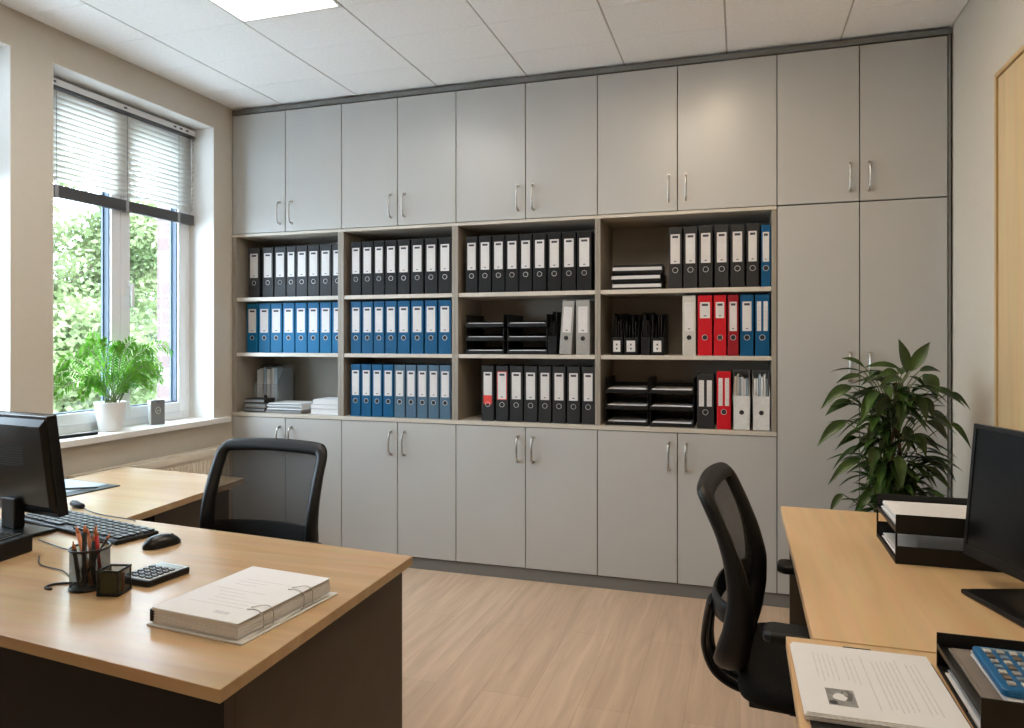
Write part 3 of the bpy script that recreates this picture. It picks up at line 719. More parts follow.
# ------------------------------------------------------------------ office chair
def office_chair(loc, rz, label):
    """faces local +x"""
    r = empty('office_chair', loc, rz)
    def prof(z):
        pts = [(.46, -.262), (.54, -.250), (.62, -.232), (.70, -.226), (.78, -.240), (.86, -.268), (.94, -.305), (1.0, -.338)]
        for (a, xa), (b, xb) in zip(pts, pts[1:]):
            if z <= b: return xa+(xb-xa)*(z-a)/(b-a)
        return pts[-1][1]
    half = [(.0, .485), (.10, .487), (.175, .50), (.222, .55), (.240, .64), (.243, .76), (.240, .88), (.236, .935), (.220, .963), (.19, .977), (.10, .983), (0, .985)]
    loop = half+[(-y, z) for y, z in half[-2:0:-1]]
    L = catmull([(0, y, z) for y, z in loop], 4, True)
    cen = V(0, 0, .74); m = MB(); n = len(L); outer = []; inner = []
    wds = []
    for i, p in enumerate(L):
        t = (L[(i+1) % n]-L[i-1]).normalized(); nn = V(0, -t.z, t.y)
        if nn.dot(cen-p) < 0: nn = -nn
        wdt = .044 if p.z > .6 else .05
        if p.z > .94: wdt = .046
        q = p+nn*wdt
        wrap = -.018*(abs(p.y)/.22)**2
        outer.append(V(prof(p.z)-wrap*0.6, p.y, p.z)); inner.append(V(prof(q.z)-wrap*.2, q.y, q.z))
    T = .022
    ring = []
    for o_, i_ in zip(outer, inner):
        T = .024+.028*max(0, min(1, (.84-o_.z)/.30))
        mid = (o_+i_)/2
        ring.append([m.bm.verts.new(v) for v in (o_+V(T*.5, 0, 0), mid+V(T, 0, 0), i_+V(T*.5, 0, 0), i_-V(T*.5, 0, 0), mid-V(T, 0, 0), o_-V(T*.5, 0, 0))])
    for i in range(n):
        a, b = ring[i], ring[(i+1) % n]
        for k in range(6):
            f = m.bm.faces.new((a[k], a[(k+1) % 6], b[(k+1) % 6], b[k])); f.smooth = True
    m.build('backrest_frame', M_black, r, sub=1)
    net = MB(); rows = []
    for k in range(17):
        z = .52+(.944-.52)*k/16
        ys_ = [abs(v.y) for v in inner if abs(v.z-z) < .02] or [.15]
        hwid = max(ys_)+.006
        if k == 0: hwid = .13
        if k == 16: hwid = .20
        rows.append([V(prof(z)-.022*(1-(q/6)**2), hwid*q/6, z) for q in range(-6, 7)])
    net.grid(rows); net.build('backrest_net', M_net, r)
    lb = MB()                                             # lumbar band bulging behind the net
    P = catmull([(prof(.66)-.004, -.212, .66), (-.262, -.185, .655), (-.292, -.10, .65), (-.300, 0, .648), (-.292, .10, .65), (-.262, .185, .655), (prof(.66)-.004, .212, .66)], 4)
    lb.grid([[p+V(0, 0, -.034-.008*cos(p.y*12)) for p in P], [p+V(-.007, 0, -.01) for p in P], [p+V(-.007, 0, .012) for p in P], [p+V(0, 0, .032+.004*cos(p.y*12)) for p in P]])
    lb.build('lumbar_support', M_black, r, solid=.012, sub=1)
    sp = MB()                                             # curved spine shell from lumbar band to under the seat
    C = catmull([(-.300, 0, .66), (-.318, 0, .58), (-.325, 0, .50), (-.300, 0, .43), (-.22, 0, .395), (-.08, 0, .40)], 5)
    for s1 in (-1, 1):
        sp.grid([[p+V(0, s1*(.055+.10*max(0, (p.z-.45)/.22)), 0) for p in C], [p+V(-.010, s1*(.030+.07*max(0, (p.z-.45)/.22)), 0) for p in C], [p+V(0, s1*(.008+.035*max(0, (p.z-.45)/.22)), 0) for p in C]])
    sp.build('spine_bracket', M_black, r, solid=.016, sub=1)
    st = MB(); G = []
    for i in range(11):
        u = i/10; x = -.23+.49*u; row_ = []
        for j in range(9):
            v = j/8*2-1; hw = .245-.03*(2*u-1)**4; rr_ = (1-abs(v)**6*.25)
            z = .505+.012*v*v-.030*max(0, u-.75)*4*.8-.02*(abs(v)**6)
            row_.append(V(x+.012*(1-v*v)*(1 if u > .9 else 0), hw*v*(1 if 0 < i < 10 else .93), z))
        G.append(row_)
    top = G; bot = [[V(p.x*.97, p.y*.95, .438) for p in row_] for row_ in G]
    st.grid(top); st.grid(bot)
    e = lambda g: g[0]+[rw[-1] for rw in g[1:-1]]+g[-1][::-1]+[rw[0] for rw in g[-2:0:-1]]
    st.grid([e(top)+[e(top)[0]], [ (a+b)/2*1.0+V(((a+b)/2).x*.02, ((a+b)/2).y*.03, 0) for a, b in zip(e(top)+[e(top)[0]], e(bot)+[e(bot)[0]])], e(bot)+[e(bot)[0]]])
    st.build('seat', M_blackfab, r, sub=1)
    MB().prism([(-.20, -.19), (.20, -.19), (.22, 0), (.20, .19), (-.20, .19)], .424, .440).build('seat_shell', M_black, r, bevel=.004)
    MB().box(-.12, .12, -.075, .075, .375, .424).build('tilt_mechanism', M_black, r, bevel=.01)
    for s1 in (-1, 1):
        a = MB(); a.tube(catmull([(.02, s1*.19, .428), (.0, s1*.262, .430), (-.01, s1*.275, .46), (-.012, s1*.275, .55), (-.012, s1*.272, .64)], 4), [.022]*9+[.020]*8, 10, flat=.6)
        ar = a.build('armrest', M_black, r)
        p = MB(); p.prism([(-.16, s1*.272-.030), (-.14, s1*.272-.042), (.10, s1*.272-.042), (.125, s1*.272-.028), (.125, s1*.272+.028), (.10, s1*.272+.042), (-.14, s1*.272+.042), (-.16, s1*.272+.030)], .640, .668)
        p.build('arm_pad', M_black, ar, bevel=.010, seg=3)
    MB().tube([(0, 0, .375), (0, 0, .24), (0, 0, .239), (0, 0, .075)], [.014, .014, .027, .027], 16).build('gas_lift', M_blackg, r)
    MB().lathe([(.036, .065), (.040, .075), (.040, .105), (.030, .125)], 20).build('base_hub', M_black, r)
    for k in range(5):
        a = 2*pi*k/5+.3; d = V(cos(a), sin(a), 0)
        MB().tube([d*.03+V(0, 0, .098), d*.16+V(0, 0, .090), d*.29+V(0, 0, .072)], [.024, .020, .015], 10, flat=.8).build('leg', M_black, r)
        c = MB(); w_ = V(-d.y, d.x, 0)
        for s1 in (-1, 1):
            cc = d*.305+w_*.014*s1+V(0, 0, .026)
            c.tube([cc-w_*.008, cc+w_*.008], .0255, 16)
        c.tube([d*.29+V(0, 0, .04), d*.29+V(0, 0, .078)], .008, 8)
        c.build('caster', M_blackg, r)
    return tag(r, label, 'office chair', 'black mesh office chairs')
office_chair((-1.646, 1.955, 0), -pi/2, 'black mesh-back office chair behind the left desk, facing the camera')
office_chair((.240, 2.07, 0), radians(-6), 'black mesh-back office chair seen from the side at the right desk')

# ------------------------------------------------------------------ monitors
def monitor(loc, rz, w_, h_, zb, label, tilt, base=(.24, -.115, .015), off=0., fwd=0.):
    """screen faces local +x; width along y"""
    r = empty('computer_monitor', loc, rz)
    mt = Matrix.Translation((fwd, off, zb)) @ Matrix.Rotation(-tilt, 4, 'Y')
    hw = w_/2; m = MB()
    m.box(-.012, .016, -hw, hw, 0, h_, mtx=mt)
    P = [(-.012, 0.012), (-.026, .035), (-.026, h_-.03), (-.012, h_-.010)]
    q = []
    for x, z in P:
        i = .020 if x < -.02 else .010
        q.append((x, z, hw-i))
    a = [m.bm.verts.new(mt @ V(x, -y, z)) for x, z, y in q]; b = [m.bm.verts.new(mt @ V(x, y, z)) for x, z, y in q]
    for i in range(3): m.bm.faces.new((a[i], a[i+1], b[i+1], b[i]))
    m.bm.faces.new(a); m.bm.faces.new(b[::-1])
    m.build('housing', M_blackg, r, bevel=.002)
    MB().box(.0162, .0170, -hw+.012, hw-.012, .026, h_-.012, mtx=mt).build('screen', M_screen, r)
    bz = MB(); e = .011
    bz.box(.016, .019, -hw, -hw+e, 0, h_, mtx=mt).box(.016, .019, hw-e, hw, 0, h_, mtx=mt).box(.016, .019, -hw+e, hw-e, h_-e, h_, mtx=mt).box(.016, .019, -hw+e, hw-e, 0, .025, mtx=mt)
    bz.build('bezel', M_black, r, bevel=.001)
    MB().box(.0190, .0195, -.008, .008, .008, .018, mtx=mt).build('badge', M_keyl, r)
    v = MB()
    for k in range(9):
        v.box(-.0270, -.0255, -hw*.55, hw*.55, h_-.10-k*.008, h_-.0965-k*.008, mtx=mt)
    v.build('vent', M_gap, r)
    n_ = MB(); n_.box(-.048, -.014, -.035, .035, .012, zb+.05); 
    n_.build('stand_neck', M_black, r, bevel=.004)
    MB().box(base[1], base[2], -base[0]/2, base[0]/2, .0005, .012).build('stand_base', M_blackg, r, bevel=.004)
    return tag(r, label, 'monitor', 'black flat-screen monitors')
monitor((-2.215, 1.735, .74), radians(90-7), .52, .32, .058, 'black monitor seen from behind at the left edge on the left desk', radians(7), off=.06, base=(.29, -.115, .015))
monitor((.640, 1.880, .74), radians(197.6), .50, .335, .060, 'black monitor with dark screen on the right desk', radians(5), off=0, base=(.26, -.12, .10))

# ------------------------------------------------------------------ keyboard, mouse, calculators
def keyboard():
    ux = V(-1.746, 1.735)-V(-2.32, 1.863)
    r = empty('computer_keyboard', (-2.033, 1.800, .7402), math.atan2(ux.y, ux.x)); L_, D_ = .585, .140
    m = MB(); m.box(-L_/2, L_/2, -D_/2, D_/2, .0, .014); m.build('body', M_black, r, bevel=.005)
    km = MB(); km.box(-.0077, .0077, -.0077, .0077, 0, .006)
    kmesh = km.mesh('key', M_key)
    wide = MB().box(-.05, .05, -.0077, .0077, 0, .006).mesh('key_wide', M_key)
    n = 0
    for rw in range(6):
        yy = .054-rw*.0205
        cols = range(28) if False else range(16)
        for c in cols:
            if rw == 5 and 4 <= c <= 8:
                if c == 6: link('key', wide, r, bevel=.0015, loc=(-L_/2+.024+6*.0305, yy, .0142))
                continue
            xx = -L_/2+.024+c*.0358
            o = link('key', kmesh, r, bevel=.0015, loc=(xx, yy, .0142)); o.scale = (1.95, 1, 1); n += 1
    st = MB()
    for c in range(15):
        for rw in range(6): st.box(-L_/2+.0405+c*.0358, -L_/2+.0415+c*.0358, .054-rw*.0205-.008, .054-rw*.0205+.008, .014, .0146)
    st.build('key_plate', M_keyl, r)
    tag(r, 'full-size black keyboard on the left desk behind the pen cup', 'keyboard')
keyboard()
def mouse():
    r = empty('computer_mouse', (-1.634, 1.712, .7402), math.atan2(.108, .033)); m = MB()
    rows = []
    for i in range(9):
        u = i/8*2-1; hw = .031*math.sqrt(max(.03, 1-abs(u)**3.2)); hh = .036*(1-.5*u*u-.12*u)*(1 if abs(u) < .99 else .45)
        rows.append([V(u*.058, hw*cos(a), max(.001, hh*sin(a)**.75)) for a in [pi*k/10 for k in range(11)]])
    m.grid(rows)
    m.bm.faces.new([m.bm.verts.new(p) for p in rows[0]]); m.bm.faces.new([m.bm.verts.new(p) for p in rows[-1]][::-1])
    m.build('shell', M_blackg, r, sub=1)
    MB().tube([(.030, -.004, .0225), (.030, .004, .0225)], .007, 12).build('scroll_wheel', M_gap, r)
    tag(r, 'black computer mouse between keyboard and paper stack', 'mouse')
mouse()
def calc(loc, rz, L_, W_, H_, body, face, keym, rowsn, colsn, label, tiltx=0, keyf=.74, disp=.24, kf=.34):
    r = empty('pocket_calculator', loc, rz)
    if tiltx: r.rotation_euler = (0, tiltx, rz)
    MB().prism([(-L_/2+.006, -W_/2), (L_/2-.006, -W_/2), (L_/2, -W_/2+.006), (L_/2, W_/2-.006), (L_/2-.006, W_/2), (-L_/2+.006, W_/2), (-L_/2, W_/2-.006), (-L_/2, -W_/2+.006)], 0, H_).build('body', body, r, bevel=.003)
    MB().box(-L_/2+.006, L_/2-.005, -W_/2+.005, W_/2-.005, H_-.0005, H_+.0006).build('face_plate', face, r)
    MB().box(L_/2-.006-L_*disp*.85, L_/2-.010, -W_/2+.012, W_/2-.012, H_+.0006, H_+.0014).build('display', M_lcd, r)
    kl = L_*(1-disp)-.016; sx, sy = kl/rowsn, (W_-.016)/colsn
    ms = [MB().box(-sx*kf, sx*kf, -sy*kf, sy*kf, 0, .0035).mesh('key', k) for k in (keym if isinstance(keym, list) else [keym])]
    for i in range(rowsn):
        for j in range(colsn):
            link('key', ms[(i*3+j*2) % len(ms)], r, bevel=.001, loc=(-L_/2+.010+sx*(i+.5), -W_/2+.008+sy*(j+.5), H_+.0006))
    return tag(r, label, 'calculator')
calc((-1.432, 1.478, .7402), radians(84), .130, .108, .016, M_black, M_keyl, M_key, 5, 4, 'black calculator with dark keys between pen cups and mouse')

# ------------------------------------------------------------------ pen cups
def pen_cup(loc, s, h, round_, label, rz=0):
    r = empty('wire_pen_cup', loc, rz); m = MB()
    if round_: P = [(s*cos(a)*(1+.06*cos(2*a)**2), s*sin(a)*(1+.06*cos(2*a)**2)) for a in [2*pi*k/28 for k in range(28)]]
    else:
        P = [(-s, -s), (s, -s), (s, s), (-s, s)]
    n = len(P)
    net = MB()
    sides = P+[P[0]]
    net.grid([[V(x, y, .004) for x, y in sides], [V(x, y, h) for x, y in sides]], smooth=bool(round_))
    net.build('wire_net', M_wire, r)
    m.tube([(x, y, h) for x, y in P], .0028, 6, closed=True); m.tube([(x, y, .004) for x, y in P], .0030, 6, closed=True)
    if not round_:
        for x, y in P: m.tube([(x, y, .002), (x, y, h)], .0018, 6)
    m.prism([(x*.98, y*.98) for x, y in P], .001, .004)
    m.build('rim', M_metblk, r)
    return tag(r, label, 'pen cup', 'black wire pen cups')
cup1 = V(-1.530, 1.372, .7402); cup2 = V(-1.436, 1.355, .7402)
pen_cup(cup1, .044, .098, True, 'larger black wire pen cup full of pencils')
pen_cup(cup2, .0255, .060, False, 'small square black wire cup beside the larger pen cup', rz=.25)
def pencil(base, tip, rad, mt, label, lead=True, group='pencils in the wire pen cup'):
    base, tip = Vector(base), Vector(tip); d = tip-base; L_ = d.length
    r = empty('pencil', base); r.rotation_euler = d.to_track_quat('Z', 'Y').to_euler()
    MB().tube([(0, 0, 0), (0, 0, L_-.022)], rad, 6).build('barrel', mt, r)
    MB().tube([(0, 0, L_-.022), (0, 0, L_-.005)], [rad, rad*.3], 8).build('point', M_pencil, r)
    MB().tube([(0, 0, L_-.005), (0, 0, L_)], [rad*.3, .0004], 8).build('lead', M_gap, r)
    return tag(r, label, 'pencil', group)
c = cup1
pencil(c+V(.012, -.006, .006), c+V(-.046, .0, .150), .0048, M_pencil, 'leftmost orange-brown pencil in the pen cup, leaning left')
pencil(c+V(.002, .016, .006), c+V(-.030, .018, .142), .0048, M_pencil, 'orange-brown pencil just right of the leftmost one')
pencil(c+V(.0, -.018, .006), c+V(-.012, -.004, .158), .0055, M_gap, 'tall black pencil in the middle of the pen cup')
pencil(c+V(-.016, .006, .006), c+V(-.008, .026, .150), .0050, M_bark, 'brown pencil behind the black one in the cup')
pencil(c+V(.020, .014, .006), c+V(.018, .0, .150), .0048, M_red, 'red pencil standing upright in the pen cup')
pencil(c+V(-.012, -.022, .006), c+V(.044, .022, .135), .0032, M_gap, 'thin dark pen leaning right over the cup rim')
pencil(c+V(-.020, -.012, .006), c+V(-.020, -.030, .120), .0050, M_gap, 'short black pencil at the front of the pen cup')
pencil(c+V(.004, .004, .006), c+V(.004, .010, .135), .0060, M_black, 'thick black marker amid the pencils')
n_ = MB()
for k in range(7): n_.box(-.022, .022, -.018, .018, .0045+k*.0018, .0060+k*.0018)
nb = empty('sticky_note_block', cup2+V(0, .0, 0), .25)
MB().box(-.022, .022, -.020, -.004, .0045, .056).build('note_pad', M_olive, nb); MB().box(-.022, .022, .0, .006, .0045, .050).build('card', M_pencil, nb); n_.bm.free()
tag(nb, 'olive note block and card standing inside the small wire cup', 'note block')

# ------------------------------------------------------------------ open binder with paper stack on the left desk
ds = empty('lever_arch_file', (-1.062, 1.368, .7402), radians(-5))
m = MB(); m.box(-.132, .130, -.158, .156, 0, .0035); m.build('cover', M_board, ds, bevel=.001)
m = MB(); rn = random.Random(3)
z = .0045
for k in range(8):
    t = .0030+.0022*rn.random(); j = lambda: (rn.random()-.5)*.004
    m.box(-.125+j(), .110+j(), -.150+j(), .150+j(), z, z+t-.0003, 1); z += t
m.box(-.126, .112, -.151, .151, z, z+.0012, 0); zt = z+.0012
m.build('paper_stack', [M_paper, M_paperedge], ds, bevel=.0003, seg=1)
p = MB(); rn = random.Random(5)
for k in range(13):
    y = .120-k*.017
    a = -.10+.05*rn.random(); b = a+.06+.10*rn.random()
    if rn.random() < .75: p.box(a, min(b, .09), y, y+.0016, zt, zt+.0002)
p.box(.015, .055, -.122, -.110, zt, zt+.0002, 1)
p.build('printed_text', [M_print, mat('grey_stamp', s2l(190, 190, 196), .8, nscale=60, namt=.15)], ds)
m = MB()
for y in (-.085, .045):
    for dy in (0, .030):
        m.tube(catmull([(.075, y+dy*.4, zt+.002), (.100, y+dy, zt+.004), (.117, y+dy, zt-.002), (.120, y+dy, .02), (.118, y+dy, .004)], 4), .0013, 6)
    m.tube([(.118, y-.01, .0045), (.118, y+.04, .0045)], .0016, 6)
m.tube([(.122, -.13, .0045), (.122, .13, .0045)], .0014, 6)
m.build('wire_ring', M_chrome, ds)
m = MB(); m.box(-.130, -.122, -.152, -.130, .008, .034); 
for k in range(4): m.box(-.124, -.119, -.1535, -.128, .010+k*.006, .013+k*.006)
m.build('clip', M_black, ds, bevel=.001)
tag(ds, 'open ring file with a thick stack of white paper on the left desk', 'ring file')

# ------------------------------------------------------------------ things at the left edge of the left desk
bx = empty('slatted_black_box', (-2.068, 1.475, .7402), radians(-7+14))
m = MB(); m.box(-.17, .13, -.065, .065, 0, .050); m.build('body', M_black, bx, bevel=.004)
m = MB()
for k in range(14): m.box(-.15+k*.019, -.141+k*.019, -.052, .052, .050, .054)
m.build('ribs', M_gap, bx, bevel=.001)
tag(bx, 'low black ribbed box on the left desk below the monitor', 'box')
gp = empty('desk_pad', (-2.64, 2.24, .7402), radians(-6))
MB().box(-.21, .16, -.105, .135, 0, .004).build('pad', M_black, gp, bevel=.001)
MB().box(-.20, .10, -.060, .125, .0041, .0056).build('sheet', mat('pale_blue_sheet', s2l(150, 162, 172), .3, nscale=12, namt=.06), gp)
tag(gp, 'black desk pad with a pale sheet on the return desk', 'desk pad')
pn = empty('ballpoint_pen', (-2.535, 2.235, .7510), radians(30))
MB().tube([(-.06, 0, 0), (.05, 0, 0), (.062, 0, 0)], [.0042, .0042, .001], 8).build('barrel', M_gap, pn)
MB().box(-.062, -.025, .004, .006, -.001, .003).build('clip', M_steel, pn)
tag(pn, 'dark pen lying on the pale sheet of the desk pad', 'pen')
tl = MB(); tl.tube(catmull([(-2.335, 2.02, .752), (-2.30, 2.005, .752), (-2.26, 2.0, .748)], 4), [.010, .012, .012, .013, .014, .013, .011, .010, .006], 10)
tag(tl.build('cable_plug', M_black), 'small black cable plug at the back edge of the left desk', 'plug')
def cable(P, label, rad=.0017, g='loose black cables on the left desk'):
    tag(MB().tube(catmull(P, 6), rad, 6).build('cable', M_cable), label, 'cable', g)
Z = .7432
cable([(-2.03, 1.64, Z), (-1.90, 1.60, Z), (-1.76, 1.56, Z), (-1.66, 1.46, Z), (-1.60, 1.42, Z)], 'thin black cable running from monitor base to the pen cup')
cable([(-1.88, 1.52, Z), (-1.80, 1.46, Z), (-1.70, 1.44, Z), (-1.64, 1.41, Z)], 'short black cable beside the ribbed box')
cable([(-1.60, 1.325, Z), (-1.625, 1.33, Z), (-1.625, 1.355, Z), (-1.59, 1.375, Z)], 'small cable loop poking out left of the pen cup', .003)
cable([(-2.26, 2.0, Z+.002), (-2.20, 1.97, Z), (-2.10, 1.94, Z), (-1.96, 1.92, Z), (-1.93, 1.905, Z)], 'thin cable trailing along the back edge of the desk')

# ------------------------------------------------------------------ window sill things
def fern(loc):
    r = empty('potted_fern', loc); m = MB()
    m.lathe([(.052, 0), (.056, .004), (.070, .10), (.076, .148), (.079, .155), (.073, .155), (.068, .140)], 32)
    m.build('pot', M_pot, r); MB().lathe([(.060, .132), (.067, .138), (.02, .142)], 20).build('soil', M_soil, r)
    f = MB(); rn = random.Random(21); stems = MB()
    # (along window y, height, towards room x)
    ends = [(-.34, .13, .02), (-.36, .06, .05), (-.30, .19, .0), (-.20, .24, .03), (.40, .25, .03), (.36, .16, .0), (.26, .13, .07), (.34, .09, .02), (.20, .06, .08),
            (-.26, .04, .09), (-.14, .30, .01), (-.05, .33, .0), (.03, .29, .02), (.08, .31, -.01), (.15, .27, .02), (-.24, .10, .11), (.16, .14, .13), (-.10, .16, .16), (.05, .12, .17), (.24, .23, .05),
            (.27, .17, .02)]
    for ey, ez, ex in ends:
        b0 = V(rn.uniform(-.015, .03), rn.uniform(-.03, .03), .14)
        tip = V(ex, ey, .155+ez); side = abs(ey)
        mid = V(ex*.45, ey*.42, .155+max(ez, .12)*.88+.05*side)
        pk = V(ex*.8, ey*.80, .155+ez+.05*(1 if side > .12 else -.4))
        P = catmull([b0, b0*.45+mid*.55+V(0, 0, .0), mid, pk, tip], 9)
        stems.tube(P, [.0030*(1-.8*i/len(P))+.0004 for i in range(len(P))], 5)
        n = len(P)
        for i in range(7, n, 1):
            u = i/n; d = (P[min(i+1, n-1)]-P[i-1]).normalized()
            sdv = d.cross(V(1, 0, .3)).normalized() if abs(d.y) < .999 else V(0, 0, 1)
            sdx = d.cross(sdv).normalized()
            ln = .044*math.sin(pi*min(1, max(0, (u-.12)/.9)))**.6+.006
            for s1 in (-1, 1):
                q = (sdv*s1*.75+sdx*rn.uniform(-.3, .3)+d*.55).normalized(); e = P[i]+q*ln+V(0, 0, -.006)
                e.x = max(e.x, -.075)
                wv = q.cross(sdx).normalized()*.0050; md = P[i]+q*ln*.5
                vs4 = [f.bm.verts.new(v) for v in (P[i], md-wv, e, md+wv)]
                f.bm.faces.new(vs4)
    stems.build('stem', M_stem, r); f.build('fronds', M_fern, r)
    tag(r, 'bright green fern in a white pot on the window sill', 'potted plant')
fern((-3.205, 3.000, .8655))
bxr = empty('desk_card_box', (-3.205, 3.318, .8655), radians(-30))
MB().box(-.028, .028, -.036, .036, 0, .140).build('box', M_gbox, bxr, bevel=.001)
MB().box(-.026, .026, -.0400, -.0362, .001, .138).build('side', M_glassbox, bxr)
m = MB()
m.tube([(.0288, .013*cos(a), .080+.020*sin(a)) for a in [2*pi*k/16 for k in range(16)]], .0018, 6, closed=True)
m.tube([(.0288, -.006, .070), (.0288, .002, .086), (.0288, .008, .076)], .0016, 6)
m.build('emblem', M_emblem, bxr)
MB().box(.0282, .0290, -.006, .006, .126, .132).build('slot', M_gap, bxr)
tag(bxr, 'small grey box with pale emblem standing on the sill', 'box')
sd = empty('flat_dark_case', (-3.175, 2.745, .8657), radians(-70+30+30))
MB().prism([(-.02, -.12), (.02, -.12), (.022, .10), (.012, .125), (-.02, .12)], 0, .014).build('case', M_black, sd, bevel=.003)
MB().box(-.018, .018, -.11, .09, .0141, .0155).build('lid', M_greycov, sd)
tag(sd, 'flat dark case lying on the sill left of the fern', 'case')

# ------------------------------------------------------------------ big leafy plant in the right corner
def leaf(bm, base, tip, w_, nrm, droop=.25, n=9):
    base, tip = Vector(base), Vector(tip); d = tip-base; L_ = d.length; dn = d.normalized()
    nr = (nrm-dn*nrm.dot(dn)); nr = nr.normalized() if nr.length > 1e-4 else dn.orthogonal().normalized()
    s_ = dn.cross(nr).normalized(); rows = []
    for i in range(n+1):
        u = i/n; c_ = base+d*u+V(0, 0, 1)*(droop*L_*4*u*(1-u))*.5
        hw = w_/2*(math.sin(pi*min(1, u**.72))**1.05 if 0 < u < 1 else 0)+.0006
        rows.append([c_-s_*hw+nr*hw*.30, c_-s_*hw*.5+nr*hw*.10, c_, c_+s_*hw*.5+nr*hw*.10, c_+s_*hw+nr*hw*.30])
    vv = [[bm.verts.new(p) for p in rw] for rw in rows]
    for a, b in zip(vv, vv[1:]):
        for k in range(4):
            f_ = bm.faces.new((a[k], a[k+1], b[k+1], b[k])); f_.smooth = True
def big_plant():
    cx, cy = .605, 3.33; r = empty('potted_leafy_plant', (cx, cy, 0))
    MB().lathe([(.12, 0), (.125, .01), (.155, .28), (.165, .30), (.150, .30), (.140, .27)], 36).build('pot', M_terra, r)
    MB().lathe([(.13, .262), (.142, .27), (.05, .28)], 24).build('soil', M_soil, r)
    k_ = .00428/4.042
    rt = V(.953, .303, 0); fw = V(-.303, .953, 0)
    spec = [(395, 150, 358, 15, 60, 0), (415, 145, 497, 28, 56, .02), (465, 145, 572, 152, 34, .05), (430, 150, 455, 250, 78, -.10), (228, 130, 135, 93, 30, 0), (378, 135, 238, 132, 34, .03),
            (212, 162, 105, 190, 28, 0), (168, 200, 42, 290, 52, -.03), (190, 262, 95, 325, 46, .05), (142, 340, 22, 435, 50, -.06), (350, 170, 250, 195, 44, -.05), (490, 212, 615, 285, 46, 0),
            (565, 228, 652, 298, 34, .04), (495, 305, 600, 390, 50, .02), (560, 345, 642, 450, 40, -.02), (440, 330, 495, 400, 52, -.08), (445, 410, 545, 470, 44, 0), (455, 480, 545, 560, 40, -.05),
            (520, 500, 615, 588, 38, .04), (430, 510, 515, 600, 44, -.1), (190, 400, 108, 442, 28, 0), (195, 478, 52, 580, 42, -.04), (205, 505, 110, 592, 38, .05), (125, 620, 68, 692, 30, -.02),
            (245, 590, 150, 704, 44, -.05), (225, 430, 190, 532, 50, -.12), (305, 460, 290, 572, 52, -.14), (470, 600, 502, 650, 34, 0), (240, 210, 170, 340, 50, -.08), (300, 230, 230, 330, 50, -.1),
            (360, 150, 280, 165, 44, 0), (330, 250, 300, 360, 50, -.14), (385, 230, 395, 330, 52, -.14), (430, 240, 450, 330, 46, -.1), (250, 330, 200, 420, 46, -.08), (350, 350, 330, 440, 50, -.12),
            (400, 380, 420, 470, 48, -.12), (300, 400, 250, 470, 46, -.1), (350, 560, 300, 660, 44, -.1), (380, 580, 380, 690, 44, -.08), (280, 520, 220, 620, 44, -.08), (420, 600, 450, 700, 40, -.04)]
    f = MB(); st = MB(); rn = random.Random(11)
    P = []
    for bx_, by_, tx, ty, w_, dp in spec:
        def T(a, b, q): return rt*((a-335)*k_)+fw*q+V(0, 0, 1.35-(b-20)*k_)
        q2 = dp+rn.uniform(-.03, .03)
        P.append((T(bx_, by_, q2*.6), T(tx, ty, q2), w_*k_*.84, -fw+V(0, 0, .9)))
    for k in range(230):                                     # inner and rear leaves
        a = rn.uniform(0, 2*pi); rad = .05+.15*rn.random(); z = rn.uniform(.62, 1.22)
        b = V(cos(a)*rad*.4, sin(a)*rad*.4, z)+rt*rn.uniform(-.06, .06); ln = rn.uniform(.10, .18)
        d = V(cos(a), sin(a), rn.uniform(-.9, .3)).normalized(); P.append((b, b+d*ln, .042, V(0, 0, 1)+d*.2))
    for b, t, w_, nn in P:
        for q in (b, t):
            q.x = min(q.x, XR-cx-.012); q.y = min(q.y, 3.81-cy)
        leaf(f.bm, b, t, w_, nn, droop=.22 if abs(t.z-b.z) < .12 else .10)
        s0 = V(b.x*.25, b.y*.25, b.z-.10-.25*abs(b.x)); mid = (s0+b)/2+V(0, 0, .02)
        st.tube(catmull([s0, mid, b], 4), .0022, 5)
    stc = MB()
    for a, z in ((0, 1.17), (2.1, 1.1), (4.2, 1.0), (1.0, .9)):
        stc.tube(catmull([(cos(a)*.035, sin(a)*.035, .27), (cos(a+.5)*.045, sin(a+.5)*.045, .55), (cos(a)*.03, sin(a)*.03, .85 if z > .95 else .75), (cos(a+1)*.02, sin(a+1)*.02, z)], 5), .0075, 8)
    stc.build('trunk', M_bark, r); st.build('leaf_stalks', M_stem, r); f.build('leaves', M_leafdark, r)
    tag(r, 'tall dark green leafy plant in the corner behind the right desk', 'potted plant')
big_plant()

# ------------------------------------------------------------------ right desk: trays, papers, calculator
def desk_tray(x0, x1, y0, y1, tiers, step, label, wall=.045):
    r = empty('desk_letter_tray', ((x0+x1)/2, (y0+y1)/2, .7405)); hx, hy = (x1-x0)/2, (y1-y0)/2; m = MB(); t = .003
    for k in range(tiers):
        z = k*step
        m.box(-hx, hx, -hy, hy, z, z+t).box(-hx, hx, -hy, -hy+t, z, z+wall).box(-hx, hx, hy-t, hy, z, z+wall).box(hx-t, hx, -hy, hy, z, z+wall)
        m.box(-hx, -hx+t, -hy, hy, z, z+.010)
        if k < tiers-1:
            for yy in (-hy, hy-t):
                m.box(-hx, -hx+.004, yy, yy+t, z, z+step); m.box(hx-.03, hx, yy, yy+t, z, z+step)
    m.build('tray', M_metblk, r, bevel=.0008)
    return tag(r, label, 'letter tray', 'black desk letter trays'), hx, hy
t1, hx, hy = desk_tray(.405, .745, 2.180, 2.465, 2, .086, 'black two-tier letter tray filled with paper by the leafy plant', .048)
